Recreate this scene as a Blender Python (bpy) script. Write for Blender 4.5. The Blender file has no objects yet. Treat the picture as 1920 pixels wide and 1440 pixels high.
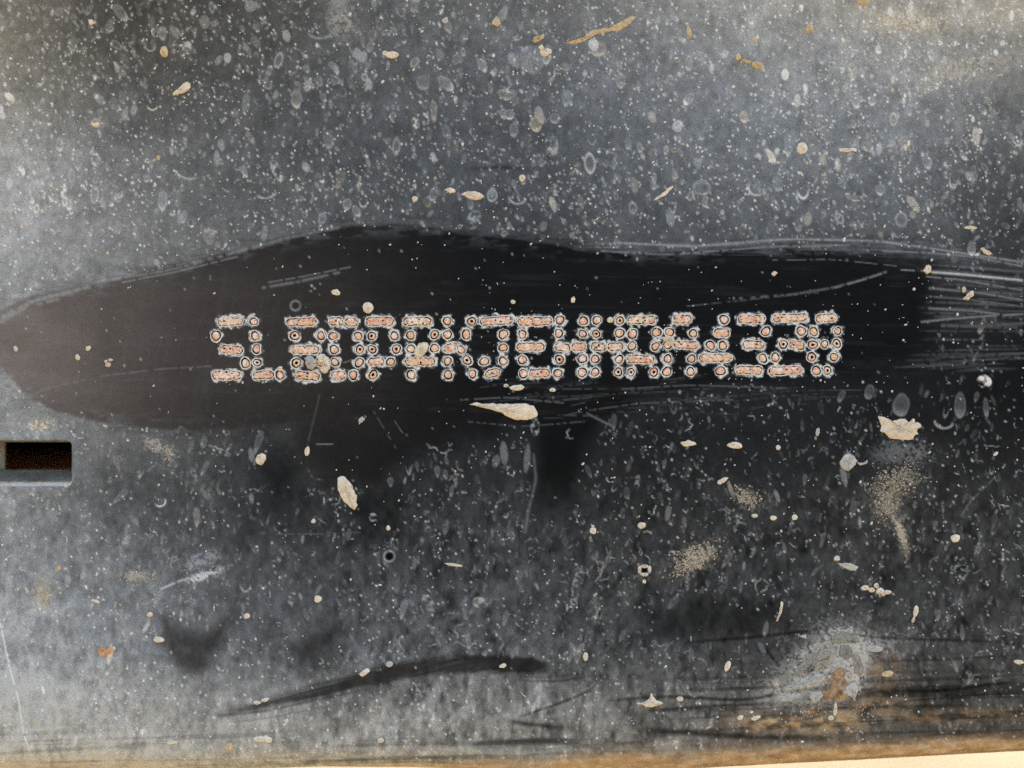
import bpy, bmesh, math, random
import numpy as np
from mathutils import Vector, Matrix

S = bpy.context.scene
COL = S.collection
R = math.radians
PX = 1e-4                      # one unit of the working drawing = 0.1 mm
DIST = 0.160                   # camera to plate
FLOOR = -0.62                  # ground below the rail

# ------------------------------------------------------------------ camera
cd = bpy.data.cameras.new('camera')
cam = bpy.data.objects.new('camera', cd); COL.objects.link(cam)
cd.sensor_fit = 'HORIZONTAL'; cd.sensor_width = 36.0
cd.lens = 36.0 * DIST / (1920 * PX)
cd.clip_start = 0.005; cd.clip_end = 500
cam.location = (0, -DIST, 0); cam.rotation_euler = (R(90), 0, 0)
cd.dof.use_dof = True; cd.dof.focus_distance = DIST; cd.dof.aperture_fstop = 2.6
S.camera = cam

# ------------------------------------------------------------------ world, sun, exposure
SUN_EL, SUN_AZ = R(52), R(25)          # sun stands behind the rail: the painted face is in open shade
w = bpy.data.worlds.new('World'); S.world = w; w.use_nodes = True
nt = w.node_tree; bg = nt.nodes['Background']
sky = nt.nodes.new('ShaderNodeTexSky'); sky.sky_type = 'NISHITA'; sky.sun_disc = False
sky.sun_elevation = SUN_EL; sky.sun_rotation = SUN_AZ
sky.air_density = 1.0; sky.dust_density = 6.0; sky.ozone_density = 1.0
nt.links.new(sky.outputs[0], bg.inputs[0]); bg.inputs[1].default_value = 0.12
sd = bpy.data.lights.new('sun', 'SUN'); sd.energy = 2.0; sd.angle = R(0.5); sd.color = (1, .95, .86)
sun = bpy.data.objects.new('sun', sd); COL.objects.link(sun)
dirv = Vector((math.sin(SUN_AZ) * math.cos(SUN_EL), math.cos(SUN_AZ) * math.cos(SUN_EL), math.sin(SUN_EL)))
sun.rotation_euler = dirv.to_track_quat('Z', 'Y').to_euler()
S.view_settings.view_transform = 'Standard'; S.view_settings.look = 'None'
S.view_settings.exposure = 2.4; S.view_settings.gamma = 1.0
S.render.engine = 'CYCLES'
S.cycles.use_denoising = False
S.cycles.max_bounces = 6
S.cycles.pixel_filter_type = 'BLACKMAN_HARRIS'; S.cycles.filter_width = 1.5

random.seed(7)
rng = np.random.default_rng(11)

# ------------------------------------------------------------------ node helpers
class N:
    def __init__(s, name):
        s.m = bpy.data.materials.new(name); s.m.use_nodes = True
        s.t = s.m.node_tree; s.b = s.t.nodes['Principled BSDF']
    def new(s, kind, **kw):
        n = s.t.nodes.new(kind)
        for k, v in kw.items(): setattr(n, k, v)
        return n
    def link(s, a, b): s.t.links.new(a, b)
    def attr(s, name): return s.new('ShaderNodeAttribute', attribute_name=name).outputs['Fac']
    def coord(s, scale=(1, 1, 1), rot=(0, 0, 0)):
        tc = s.new('ShaderNodeTexCoord'); mp = s.new('ShaderNodeMapping')
        mp.inputs['Scale'].default_value = scale; mp.inputs['Rotation'].default_value = rot
        s.link(tc.outputs['Object'], mp.inputs['Vector']); return mp.outputs[0]
    def noise(s, vec, scale, detail=3, rough=.6):
        n = s.new('ShaderNodeTexNoise'); n.inputs['Scale'].default_value = scale
        n.inputs['Detail'].default_value = detail; n.inputs['Roughness'].default_value = rough
        s.link(vec, n.inputs['Vector']); return n.outputs['Fac']
    def math(s, op, a, b=None, c=None, clamp=False):
        n = s.new('ShaderNodeMath', operation=op, use_clamp=clamp)
        for i, v in enumerate((a, b, c)):
            if v is None: continue
            if isinstance(v, (int, float)): n.inputs[i].default_value = v
            else: s.link(v, n.inputs[i])
        return n.outputs[0]
    def mix(s, f, a, b):
        n = s.new('ShaderNodeMix', data_type='RGBA')
        if isinstance(f, (int, float)): n.inputs[0].default_value = f
        else: s.link(f, n.inputs[0])
        for i, v in ((6, a), (7, b)):
            if isinstance(v, tuple): n.inputs[i].default_value = (*v, 1)
            else: s.link(v, n.inputs[i])
        return n.outputs[2]
    def ramp(s, f, *stops):
        n = s.new('ShaderNodeValToRGB'); cr = n.color_ramp
        while len(cr.elements) < len(stops): cr.elements.new(.5)
        for e, (p, c) in zip(cr.elements, stops): e.position = p; e.color = (*c, 1)
        s.link(f, n.inputs[0]); return n.outputs[0]
    def bump(s, h, dist, strength=1.0):
        n = s.new('ShaderNodeBump'); n.inputs['Distance'].default_value = dist
        n.inputs['Strength'].default_value = strength
        s.link(h, n.inputs['Height']); s.link(n.outputs[0], s.b.inputs['Normal'])
    def base(s, c):
        if isinstance(c, tuple): s.b.inputs['Base Color'].default_value = (*c, 1)
        else: s.link(c, s.b.inputs['Base Color'])
    def rough(s, v, spec=.3):
        if isinstance(v, (int, float)): s.b.inputs['Roughness'].default_value = v
        else: s.link(v, s.b.inputs['Roughness'])
        s.b.inputs['Specular IOR Level'].default_value = spec

def make_paint():
    k = N('dusty_black_paint')
    v = k.coord()
    vg = k.coord((1, 1, 2.6), (0, R(-32), 0))
    dust, warm, painted_sheen, rust = (k.attr(a) for a in ('dust', 'warm', 'painted_sheen', 'rust'))
    g1 = k.noise(vg, 2600, 2, .7)            # fine streaky grain of the dust
    g2 = k.noise(v, 900, 3, .65)
    g3 = k.noise(v, 230, 3, .6)
    gf = k.math('MULTIPLY_ADD', g1, 1.5, .25)
    gm = k.math('MULTIPLY_ADD', g2, .9, .55)
    gl = k.math('MULTIPLY_ADD', g3, .8, .6)
    d = k.math('MULTIPLY', k.math('MULTIPLY', dust, gf), k.math('MULTIPLY', gm, gl), clamp=True)
    painted_sheen_n = k.math('MULTIPLY', painted_sheen, k.math('MULTIPLY_ADD', g2, .35, .82))
    c = k.mix(painted_sheen_n, (.0030, .0034, .0037), (.30, .243, .20))
    dc = k.mix(warm, (.447, .466, .458), (.58, .50, .35))
    hi = k.math('MULTIPLY_ADD', k.attr('print'), 2.2, -.80, True)
    dc = k.mix(hi, dc, k.mix(warm, (.78, .76, .67), (.78, .62, .40)))
    d = k.math('MAXIMUM', d, k.math('MULTIPLY', hi, .9))
    c = k.mix(d, c, dc)
    rn = k.noise(k.coord((.6, 1, 1.3)), 420, 5, .68)
    rc = k.ramp(rn, (.28, (.30, .18, .085)), (.48, (.49, .29, .125)), (.7, (.64, .48, .28)))
    rf = k.math('MULTIPLY', rust, k.math('MULTIPLY_ADD', g2, 1.1, .3), clamp=True)
    c = k.mix(rf, c, rc)
    k.base(c)
    k.rough(k.math('MULTIPLY_ADD', k.math('ADD', d, rf, clamp=True), .5, .36), .035)
    op = k.noise(k.coord((1, 1, 1.5)), 1100, 2, .5)      # orange peel of the paint
    k.bump(k.math('ADD', k.math('MULTIPLY', op, 1.0), k.math('MULTIPLY', g1, .4)), 6e-5, .7)
    return k.m

def make_mud(name, c0, c1, c2, pits=True, scale=900):
    k = N(name); v = k.coord(); oi = k.new('ShaderNodeObjectInfo')
    n = k.noise(v, scale, 4, .65); f = k.noise(v, 4200, 2, .6)
    c = k.ramp(n, (.28, c0), (.5, c1), (.72, c2))
    k.base(k.mix(k.math('MULTIPLY', oi.outputs['Random'], .35), c, c0))
    k.rough(.93, .12)
    k.bump(k.math('ADD', n, k.math('MULTIPLY', f, .6)), 1.4e-4, 1.0)
    return k.m

def make_plug():
    k = N('rusty_dot_core'); v0 = k.coord(); oi = k.new('ShaderNodeObjectInfo')
    va = k.new('ShaderNodeVectorMath', operation='ADD'); k.link(v0, va.inputs[0])
    sc_ = k.new('ShaderNodeVectorMath', operation='SCALE'); sc_.inputs['Scale'].default_value = 1.0
    cx_ = k.new('ShaderNodeCombineXYZ'); k.link(oi.outputs['Random'], cx_.inputs[0]); k.link(oi.outputs['Random'], cx_.inputs[2])
    k.link(cx_.outputs[0], va.inputs[1]); v = va.outputs[0]
    big = k.noise(v, 700, 2, .5)
    c = k.ramp(k.math('FRACT', k.math('MULTIPLY_ADD', big, 2.2, k.math('MULTIPLY', oi.outputs['Random'], 3.7))), (0, (.78, .40, .29)), (.2, (.66, .21, .065)), (.42, (.82, .52, .27)),
               (.6, (.70, .27, .11)), (.78, (.84, .68, .45)), (1, (.80, .48, .38)))
    n = k.noise(v, 2600, 3, .7)
    c = k.mix(k.math('MULTIPLY_ADD', n, 2.6, -1.05, True), c, (.88, .80, .64))
    n2 = k.noise(v, 1700, 2, .6)
    c = k.mix(k.math('MULTIPLY_ADD', n2, 3.0, -1.75, True), c, (.42, .14, .05))
    k.base(c); k.rough(.85, .2); k.bump(n, 6e-5, .7)
    return k.m

def make_rim():
    k = N('dusty_dot_rim'); v = k.coord()
    n = k.noise(v, 1900, 3, .7)
    k.base(k.ramp(n, (.30, (.20, .19, .17)), (.42, (.62, .59, .51)), (.60, (.84, .79, .67)))); k.rough(.85, .2)
    k.bump(n, 5e-5, .6)
    return k.m

def simple(name, c, rough=.8, spec=.2, var=None, scale=300):
    k = N(name)
    if var: k.base(k.mix(k.noise(k.coord(), scale, 4, .6), c, var))
    else: k.base(c)
    k.rough(rough, spec); return k.m

PAINT = make_paint()
MUD = make_mud('dried_cream_mud', (.60, .46, .29), (.79, .65, .45), (.86, .77, .60), scale=1300)
OCHRE = make_mud('dried_ochre_mud', (.42, .28, .13), (.64, .48, .26), (.78, .65, .44), scale=1300)
PALE = make_mud('dried_pale_grey_mud', (.36, .33, .26), (.50, .46, .37), (.66, .61, .49))
RUSTY = make_mud('rusty_flake', (.42, .17, .06), (.62, .36, .18), (.80, .60, .42))
PLUG, RIM = make_plug(), make_rim()
GROOVE = simple('black_groove', (.006, .006, .006), .6, .1)
INNER = simple('bare_dark_steel', (.02, .013, .01), .8, .1, (.05, .02, .008), 120)
STRUT = simple('tan_inner_strut', (.22, .19, .14), .8, .1, (.30, .26, .19))

# ------------------------------------------------------------------ object helpers
def P(x, y, h=0.0): return ((x - 960) * PX, -h * PX, (720 - y) * PX)

def mesh_obj(name, verts, faces, mat, parent=None, smooth=True):
    me = bpy.data.meshes.new(name); me.from_pydata(verts, [], faces); me.update()
    for m in (mat if isinstance(mat, (list, tuple)) else [mat]): me.materials.append(m)
    if smooth: me.polygons.foreach_set('use_smooth', [True] * len(me.polygons))
    o = bpy.data.objects.new(name, me); COL.objects.link(o); o.parent = parent
    return o

def empty(name, loc=(0, 0, 0), parent=None):
    o = bpy.data.objects.new(name, None); COL.objects.link(o); o.location = loc; o.parent = parent
    o.empty_display_size = .01
    return o

def tag(o, label=None, cat=None, group=None, kind=None):
    for k, v in (('label', label), ('category', cat), ('group', group), ('kind', kind)):
        if v: o[k] = v
    return o

# ------------------------------------------------------------------ numpy noise and masks
_T = rng.random((512, 512)).astype(np.float32)
def vn(X, Y, cx, cy=None, seed=0):
    cy = cy or cx
    u = X / cx + seed * 37.7 + 1000; v = Y / cy + seed * 91.3 + 1000
    i = np.floor(u).astype(np.int32); j = np.floor(v).astype(np.int32)
    a = (u - i).astype(np.float32); b = (v - j).astype(np.float32)
    a = a * a * (3 - 2 * a); b = b * b * (3 - 2 * b)
    i0, j0, i1, j1 = i & 511, j & 511, (i + 1) & 511, (j + 1) & 511
    return (_T[j0, i0] * (1 - a) + _T[j0, i1] * a) * (1 - b) + (_T[j1, i0] * (1 - a) + _T[j1, i1] * a) * b
def fbm(X, Y, cx, cy=None, seed=0, oct=4):
    cy = cy or cx; t = 0; amp = .5; s = 0
    for o in range(oct):
        t = t + amp * vn(X, Y, cx / 2 ** o, cy / 2 ** o, seed + o); s += amp; amp *= .55
    return t / s
def sstep(a, b, x):
    t = np.clip((x - a) / (b - a), 0, 1); return t * t * (3 - 2 * t)

STEP = 1.875
fx = np.arange(-90, 2010.1, STEP); fy = np.arange(-90, 1500.1, STEP)
fx[np.argmin(abs(fx - 137))] = 137.0
fy[np.argmin(abs(fy - 824))] = 824.0; fy[np.argmin(abs(fy - 913))] = 913.0
X, Y = np.meshgrid(fx, fy); X = X.astype(np.float32); Y = Y.astype(np.float32)
H_, W_ = X.shape

def poly_sd(pts, wob=0.0, seed=0, cell=40):
    """signed distance to a closed outline (positive inside), worked out on a coarse grid"""
    st = 4
    xs = fx[::st]; ys = fy[::st]
    xg, yg = np.meshgrid(xs, ys)
    if wob:
        xg2 = xg + wob * 2 * (fbm(xg, yg, cell, seed=seed) - .5); yg2 = yg + wob * 2 * (fbm(xg, yg, cell, seed=seed + 9) - .5)
    else: xg2, yg2 = xg, yg
    p = np.array(pts, float); q = np.roll(p, -1, 0)
    d = np.full(xg.shape, 1e9); ins = np.zeros(xg.shape, bool)
    for (ax, ay), (bx, by) in zip(p, q):
        ex, ey = bx - ax, by - ay
        t = np.clip(((xg2 - ax) * ex + (yg2 - ay) * ey) / (ex * ex + ey * ey + 1e-9), 0, 1)
        d = np.minimum(d, (xg2 - ax - t * ex) ** 2 + (yg2 - ay - t * ey) ** 2)
        c = ((ay > yg2) != (by > yg2)) & (xg2 < (bx - ax) * (yg2 - ay) / (by - ay + 1e-12) + ax)
        ins ^= c
    sd = np.sqrt(d) * np.where(ins, 1, -1)
    u = np.clip((X - xs[0]) / (STEP * st), 0, len(xs) - 1.001); v = np.clip((Y - ys[0]) / (STEP * st), 0, len(ys) - 1.001)
    i = u.astype(int); j = v.astype(int); a = u - i; b = v - j
    return ((sd[j, i] * (1 - a) + sd[j, i + 1] * a) * (1 - b) + (sd[j + 1, i] * (1 - a) + sd[j + 1, i + 1] * a) * b).astype(np.float32)

def table(cols, rows, T, sig=95):
    T = np.array(T, float)
    wx = np.exp(-((fx[:, None] - np.array(cols)[None]) / sig) ** 2 / 2 * .75) + 1e-12; wx /= wx.sum(1, keepdims=True)
    wy = np.exp(-((fy[:, None] - np.array(rows)[None]) / (sig * .55)) ** 2 / 2 * .75) + 1e-12; wy /= wy.sum(1, keepdims=True)
    return (wy @ T @ wx.T).astype(np.float32)

# ------------------------------------------------------------------ dust, rust and painted reflections on the steel, as masks
COLS = [0, 240, 480, 720, 960, 1200, 1440, 1680, 1920]
ROWS = [0, 120, 240, 360, 470, 600, 720, 840, 960, 1080, 1200, 1320, 1400]
LV = [[100, 66, 72, 92, 102, 112, 128, 132, 140],
      [112, 76, 78, 88, 95, 105, 122, 122, 105],
      [130, 95, 86, 84, 88, 100, 118, 112, 82],
      [142, 114, 95, 84, 78, 86, 102, 100, 72],
      [138, 122, 98, 88, 68, 76, 84, 80, 60],
      [128, 100, 80, 60, 55, 50, 50, 44, 44],
      [122, 100, 70, 50, 45, 45, 42, 38, 36],
      [128, 88, 66, 44, 50, 38, 40, 40, 38],
      [108, 80, 56, 44, 48, 42, 45, 46, 50],
      [118, 90, 68, 56, 54, 50, 48, 48, 50],
      [124, 100, 66, 62, 58, 50, 52, 54, 54],
      [138, 122, 96, 94, 90, 74, 66, 68, 56],
      [172, 166, 156, 150, 138, 112, 84, 74, 62]]
LV = np.array(LV, float); LV[:, 0] += 26; LV[:, 1] += 8; LV[:5, 5:] += 8; LV[8:, :] += 7; LV[10:, :6] += 8; LV[8:11, 3:] += 3; LV[5:7, 8] -= 8; LV[4, 8] -= 8; LV[:3, 6:] += 8; LV[:2, :] += 6; LV[:2, :2] -= 12; LV[9:12, :5] += 7  # dust levels, with the broad sheen and sky reflection painted into them
L = table(COLS, ROWS, LV) / 255.0
lin = np.where(L <= .04045, L / 12.92, ((L + .055) / 1.055) ** 2.4)
dust = np.clip((lin * .93 - .0085) / .42, 0, 1)  # real dust together with the painted sheen and sky reflection
WARM = [[.95, .85, .6, .3, .3, .4, .5, .7, .9], [.9, .7, .45, .15, .05, .1, .2, .3, .5], [.5, .35, .2, .05, 0, 0, 0, .1, .2],
        [.35, .3, .2, .05, 0, 0, 0, 0, .1], [.3, .3, .2, .05, 0, 0, 0, 0, .1], [.3, .3, .3, .2, .1, .1, .1, .1, .1], [.3, .3, .3, .2, .1, .1, .1, .1, .1],
        [.35, .3, .2, .1, .1, .1, .1, .2, .2], [.25, .15, .1, .1, .1, .15, .2, .4, .2], [.2, .1, .05, .05, .1, .15, .15, .2, .2],
        [.15, .1, .05, .05, .1, .1, .2, .3, .3], [.35, .35, .25, .3, .35, .4, .5, .6, .6], [.85, .8, .8, .8, .8, .8, .9, .9, .9]]
warm = table(COLS, ROWS, WARM)  # dust tint, with the warm reflection at upper left painted in
painted_sheen = np.zeros_like(X); rust = np.zeros_like(X); hgt = np.zeros_like(X)

# the wiped patch round the number
WIPE = [(-200, 640), (-60, 612), (0, 586), (60, 556), (170, 535), (300, 503), (450, 468), (560, 438), (640, 424), (720, 420), (800, 427), (900, 441),
        (1000, 452), (1100, 468), (1200, 474), (1350, 466), (1500, 459), (1650, 466), (1745, 482), (1765, 520), (1752, 580), (1740, 640),
        (1705, 688), (1600, 706), (1500, 714), (1350, 718), (1220, 742), (1150, 775), (1020, 800), (900, 775), (830, 800), (760, 818), (660, 800), (580, 792), (500, 797),
        (400, 808), (300, 806), (200, 794), (110, 770), (50, 742), (8, 690), (-30, 660)]
sd_w = poly_sd(WIPE, 5, 3, 60)
right = sstep(1350, 1750, X)
wipe0 = 0
edge = 6 + 62 * right + 16 * sstep(700, 800, Y) * sstep(480, 620, X) * (1 - right)
wipe = sstep(-edge, edge * .6, sd_w)
stw = fbm(X, Y + .10 * (1800 - X) * .3, 260, 4.5, 21, 3)
wipe = np.clip(wipe - sstep(.35, 1, right) * np.clip(stw - .55, 0, 1) * 1.6 * (1 - sstep(10, 50, sd_w)), 0, 1)
wipe *= 1 - .6 * sstep(.46, .70, fbm(X + .3 * Y, Y, 26, 9, 35, 4)) * (1 - sstep(0, 34, sd_w))
wipe = np.maximum(wipe, .5 * sstep(-34, 0, sd_w) * sstep(.48, .7, fbm(X, Y, 60, 7, 36, 3)))
LOW1 = [(560, 780), (800, 800), (950, 770), (930, 800), (850, 815), (770, 842), (735, 872), (700, 905), (640, 900), (590, 880), (562, 850)]
low1 = sstep(-46, 18, poly_sd(LOW1, 26, 31, 55)) * (.8 + .2 * fbm(X, Y, 30, seed=32))
FING = [(1015, 740), (1190, 730), (1160, 775), (1118, 825), (1090, 880), (1075, 950), (1060, 1000), (1000, 985), (985, 940), (990, 890), (1002, 830)]
fing = sstep(-22, 30, poly_sd(FING, 10, 41) - 8 * sstep(1060, 1140, X)) * sstep(1030, 880, Y)
PAT1 = [(294, 1150), (322, 1158), (352, 1182), (380, 1192), (410, 1172), (432, 1150), (440, 1165), (428, 1205), (405, 1222), (402, 1250), (360, 1262), (325, 1240), (304, 1200)]
pat1 = sstep(-22, 20, poly_sd(PAT1, 16, 51, 32)) * (.75 + .3 * fbm(X, Y, 16, seed=53))
PAT2 = [(548, 1228), (575, 1196), (622, 1178), (645, 1185), (628, 1210), (596, 1240), (560, 1250)]
pat2 = sstep(-34, 22, poly_sd(PAT2, 8, 61, 25)) * .8
BAND = [(385, 1342), (470, 1312), (560, 1286), (640, 1268), (700, 1252), (770, 1236), (850, 1228), (895, 1226), (898, 1214), (906, 1226), (960, 1228), (1015, 1238), (1034, 1248),
        (1026, 1262), (990, 1268), (930, 1262), (860, 1262), (760, 1276), (690, 1290), (600, 1308), (520, 1322), (440, 1336)]
band = sstep(-5, 8, poly_sd(BAND, 5, 71, 30)) * (.55 + .45 * sstep(.35, .6, fbm(X, Y + .22 * X, 200, 6, 72, 3)))
band = np.maximum(band, sstep(-3, 5, poly_sd([(840, 1226), (1000, 1232), (1034, 1248), (1000, 1266), (900, 1256)], 3, 75, 20)))
DK = [(1190, 1150), (1300, 1130), (1440, 1140), (1470, 1165), (1400, 1190), (1250, 1200)]
dk = sstep(-40, 30, poly_sd(DK, 14, 81)) * .7
PUFF = [((175, 880), 60, 40, .0), ((250, 920), 90, 60, .35), ((525, 900), 62, 90, .75), ((640, 845), 95, 75, .85), ((700, 960), 55, 60, .65), ((200, 900), 50, 40, .35), ((690, 1000), 60, 45, .55), ((1080, 560), 300, 60, 0)]
clean = np.maximum.reduce([low1 * .96, fing * .97, pat1 * .95, pat2, band * .93, dk])
for (c, rx, ry, a) in PUFF:
    clean = np.maximum(clean, a * np.exp(-((X - c[0]) / rx) ** 2 - ((Y - c[1]) / ry) ** 2))
# fine curved rubbing lines
def stroke(pts, wd, amp, soft=.8, target=None, jitter=0.0, taper=True, brk=0.0):
    """paint a thin curved line into a mask"""
    target = dust if target is None else target
    p = np.array(pts, float)
    n = max(2, int(np.sum(np.hypot(*np.diff(p, axis=0).T)) / 1.2))
    s = np.r_[0, np.cumsum(np.hypot(*np.diff(p, axis=0).T))]; t = np.linspace(0, s[-1], n)
    px = np.interp(t, s, p[:, 0]); py = np.interp(t, s, p[:, 1])
    if len(p) > 2:
        k = (max(3, n // (len(p) * 2)) | 1) if len(p) < 6 or wd > 1.4 else 1; ker = np.ones(k) / k
        px = np.convolve(np.pad(px, k // 2, 'edge'), ker, 'valid'); py = np.convolve(np.pad(py, k // 2, 'edge'), ker, 'valid')
    for q, (x, y) in enumerate(zip(px, py)):
        f = q / (n - 1)
        a = amp * ((math.sin(math.pi * min(1, max(0, f))) ** .5) if taper else 1)
        if brk and _T[(q // 5) % 512, int(abs(pts[0][1])) % 512] < brk: continue
        x += jitter * rng.normal(); y += jitter * rng.normal()
        i0 = int((x - wd * 2 - 3 - fx[0]) / STEP); i1 = int((x + wd * 2 + 3 - fx[0]) / STEP) + 2
        j0 = int((y - wd * 2 - 3 - fy[0]) / STEP); j1 = int((y + wd * 2 + 3 - fy[0]) / STEP) + 2
        if i0 < 0 or j0 < 0 or i1 >= W_ or j1 >= H_: continue
        sub = target[j0:j1, i0:i1]
        g = np.exp(-((X[j0:j1, i0:i1] - x) ** 2 + (Y[j0:j1, i0:i1] - y) ** 2) / (wd * wd))
        if a > 0: np.maximum(sub, g * a, out=sub)
        else: sub *= 1 - g * (-a) * .35
mod = fbm(X, Y, 120, seed=5) * .5 + fbm(X, Y, 38, seed=6) * .5
dust *= .62 + .76 * mod
low = sstep(800, 1000, Y)
mott = fbm(X, Y, 11, 17, seed=8, oct=4); mot2 = fbm(X + .3 * Y, Y, 34, 44, seed=18, oct=3)
dust *= 1 + low * ((.9 + .9 * sstep(300, 900, X)) * (mott - .5) + (.4 + .6 * sstep(300, 900, X)) * (mot2 - .5))
dust *= 1 + (1 - low) * (.5 * (mott - .5))
dust0 = dust.copy()
allclean = 1 - (1 - wipe) * (1 - clean)

# ------------------------------------------------------------------ dried drops and specks printed in the dust
def window(x, y, r):
    i0 = max(0, int((x - r - fx[0]) / STEP)); i1 = min(W_, int((x + r - fx[0]) / STEP) + 2)
    j0 = max(0, int((y - r - fy[0]) / STEP)); j1 = min(H_, int((y + r - fy[0]) / STEP) + 2)
    return slice(j0, j1), slice(i0, i1)
spots = np.zeros_like(X); spotw = np.zeros_like(X)
def drop(x, y, a, b, ang, kind, amp, wm=0.0):
    sl = window(x, y, max(a, b) * 1.5 + 4)
    dx = X[sl] - x; dy = Y[sl] - y
    if dx.size == 0: return
    c, s = math.cos(ang), math.sin(ang)
    u = (dx * c + dy * s); v = (-dx * s + dy * c)            # v points down the drop
    aa = a * np.clip(1 - .45 * v / b * (kind == 3) , .25, 1.6)
    r = np.sqrt((u / aa) ** 2 + (v / b) ** 2) + .16 * (vn(X[sl], Y[sl], max(3.5, a * .8), seed=3) - .5)
    e = max(.10, 1.3 / max(a, 1.5))
    ins = sstep(1 + e, 1 - e, r)
    if kind == 0: m = ins * (.75 + .25 * vn(X[sl], Y[sl], 4, seed=4))
    elif kind in (1, 3): m = ins * (.34 + .75 * sstep(.1, 1.0, v / b) + .30 * sstep(.55, 1, r))
    elif kind == 2: m = ins * (.18 + .85 * sstep(.45, .9, r))
    elif kind == 4: m = ins * sstep(.35, .7, fbm(X[sl], Y[sl], a * .7, seed=12, oct=3)) * 1.1
    else: m = sstep(.75, .98, r) * sstep(1.35, 1.02, r) * sstep(-.3, .7, v / b)      # crescent
    m = m * amp
    spots[sl] = np.maximum(spots[sl], m); spotw[sl] = np.maximum(spotw[sl], m * wm)
    hgt[sl] += ins * .5

def pick(n, dens):
    out = []
    while len(out) < n:
        x = random.uniform(-60, 1980); y = random.uniform(-60, 1480)
        if random.random() < dens(x, y): out.append((x, y))
    return out
_cl = lambda x, y: float(vn(np.float32(x), np.float32(y), 95, seed=201) * .6 + vn(np.float32(x), np.float32(y), 34, seed=202) * .4)
def amap(x, y):
    i = min(W_ - 1, max(0, int((x - fx[0]) / STEP))); j = min(H_ - 1, max(0, int((y - fy[0]) / STEP)))
    return allclean[j, i], dust0[j, i]
up = lambda x, y: 1.0 if y < 300 else max(.0, min(1, (560 - y) / 200))
for (x, y) in pick(2500, lambda x, y: up(x, y) * (.12 + 1.7 * max(0, _cl(x, y) - .22))):
    w_, d_ = amap(x, y)
    if w_ > .3: continue
    s = random.lognormvariate(1.05, .56); s = min(s, 10)
    k = random.choices([0, 1, 2, 3, 4, 5], [4, 5, 1.0, 3, 2.2, 1.6])[0]
    drop(x, y, s * random.uniform(.7, 1.05), s * random.uniform(1.1, 2.0), random.gauss(-.08, .35), k,
         min(.95, d_ * random.uniform(.6, 1.0) + random.choice([.04, .10, .16, .24, .34]) * random.uniform(.8, 1.2) + (.24 if s < 3.4 else 0)), random.choice([0, 0, .2, .5]))
for (x, y) in pick(6200, lambda x, y: (.45 + .55 * up(x, y)) * (.15 + 1.6 * max(0, _cl(x + 500, y) - .25))):
    w_, d_ = amap(x, y)
    if w_ > .5 and random.random() < .86: continue
    s = random.uniform(.9, 2.1)
    drop(x, y, s, s * random.uniform(1, 1.6), random.gauss(-.5, .5), 0, min(1, d_ + random.uniform(.18, .75)) * (1 if w_ < .5 else .7), random.choice([0, .2, .6]))
for (x, y) in pick(2600, lambda x, y: (.75 + .25 * (x > 620)) * (1 if y > 730 else (.8 if x > 1740 and y > 560 else 0)) * (.3 + 1.3 * max(0, _cl(x, y + 300) - .3))):
    w_, d_ = amap(x, y)
    if w_ > .4: continue
    s = min(7, random.lognormvariate(.92, .5))
    k = random.choices([0, 1, 3, 4, 5], [1.2, 2.4, 4, 2, 1.5])[0]
    drop(x, y, s * .8, s * random.uniform(1.4, 2.8), random.gauss(.1, .3), k, d_ * .7 + random.choice([.04, .08, .13, .20, .30]) * random.uniform(.8, 1.3), random.choice([0, 0, .2, .5]))

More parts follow.
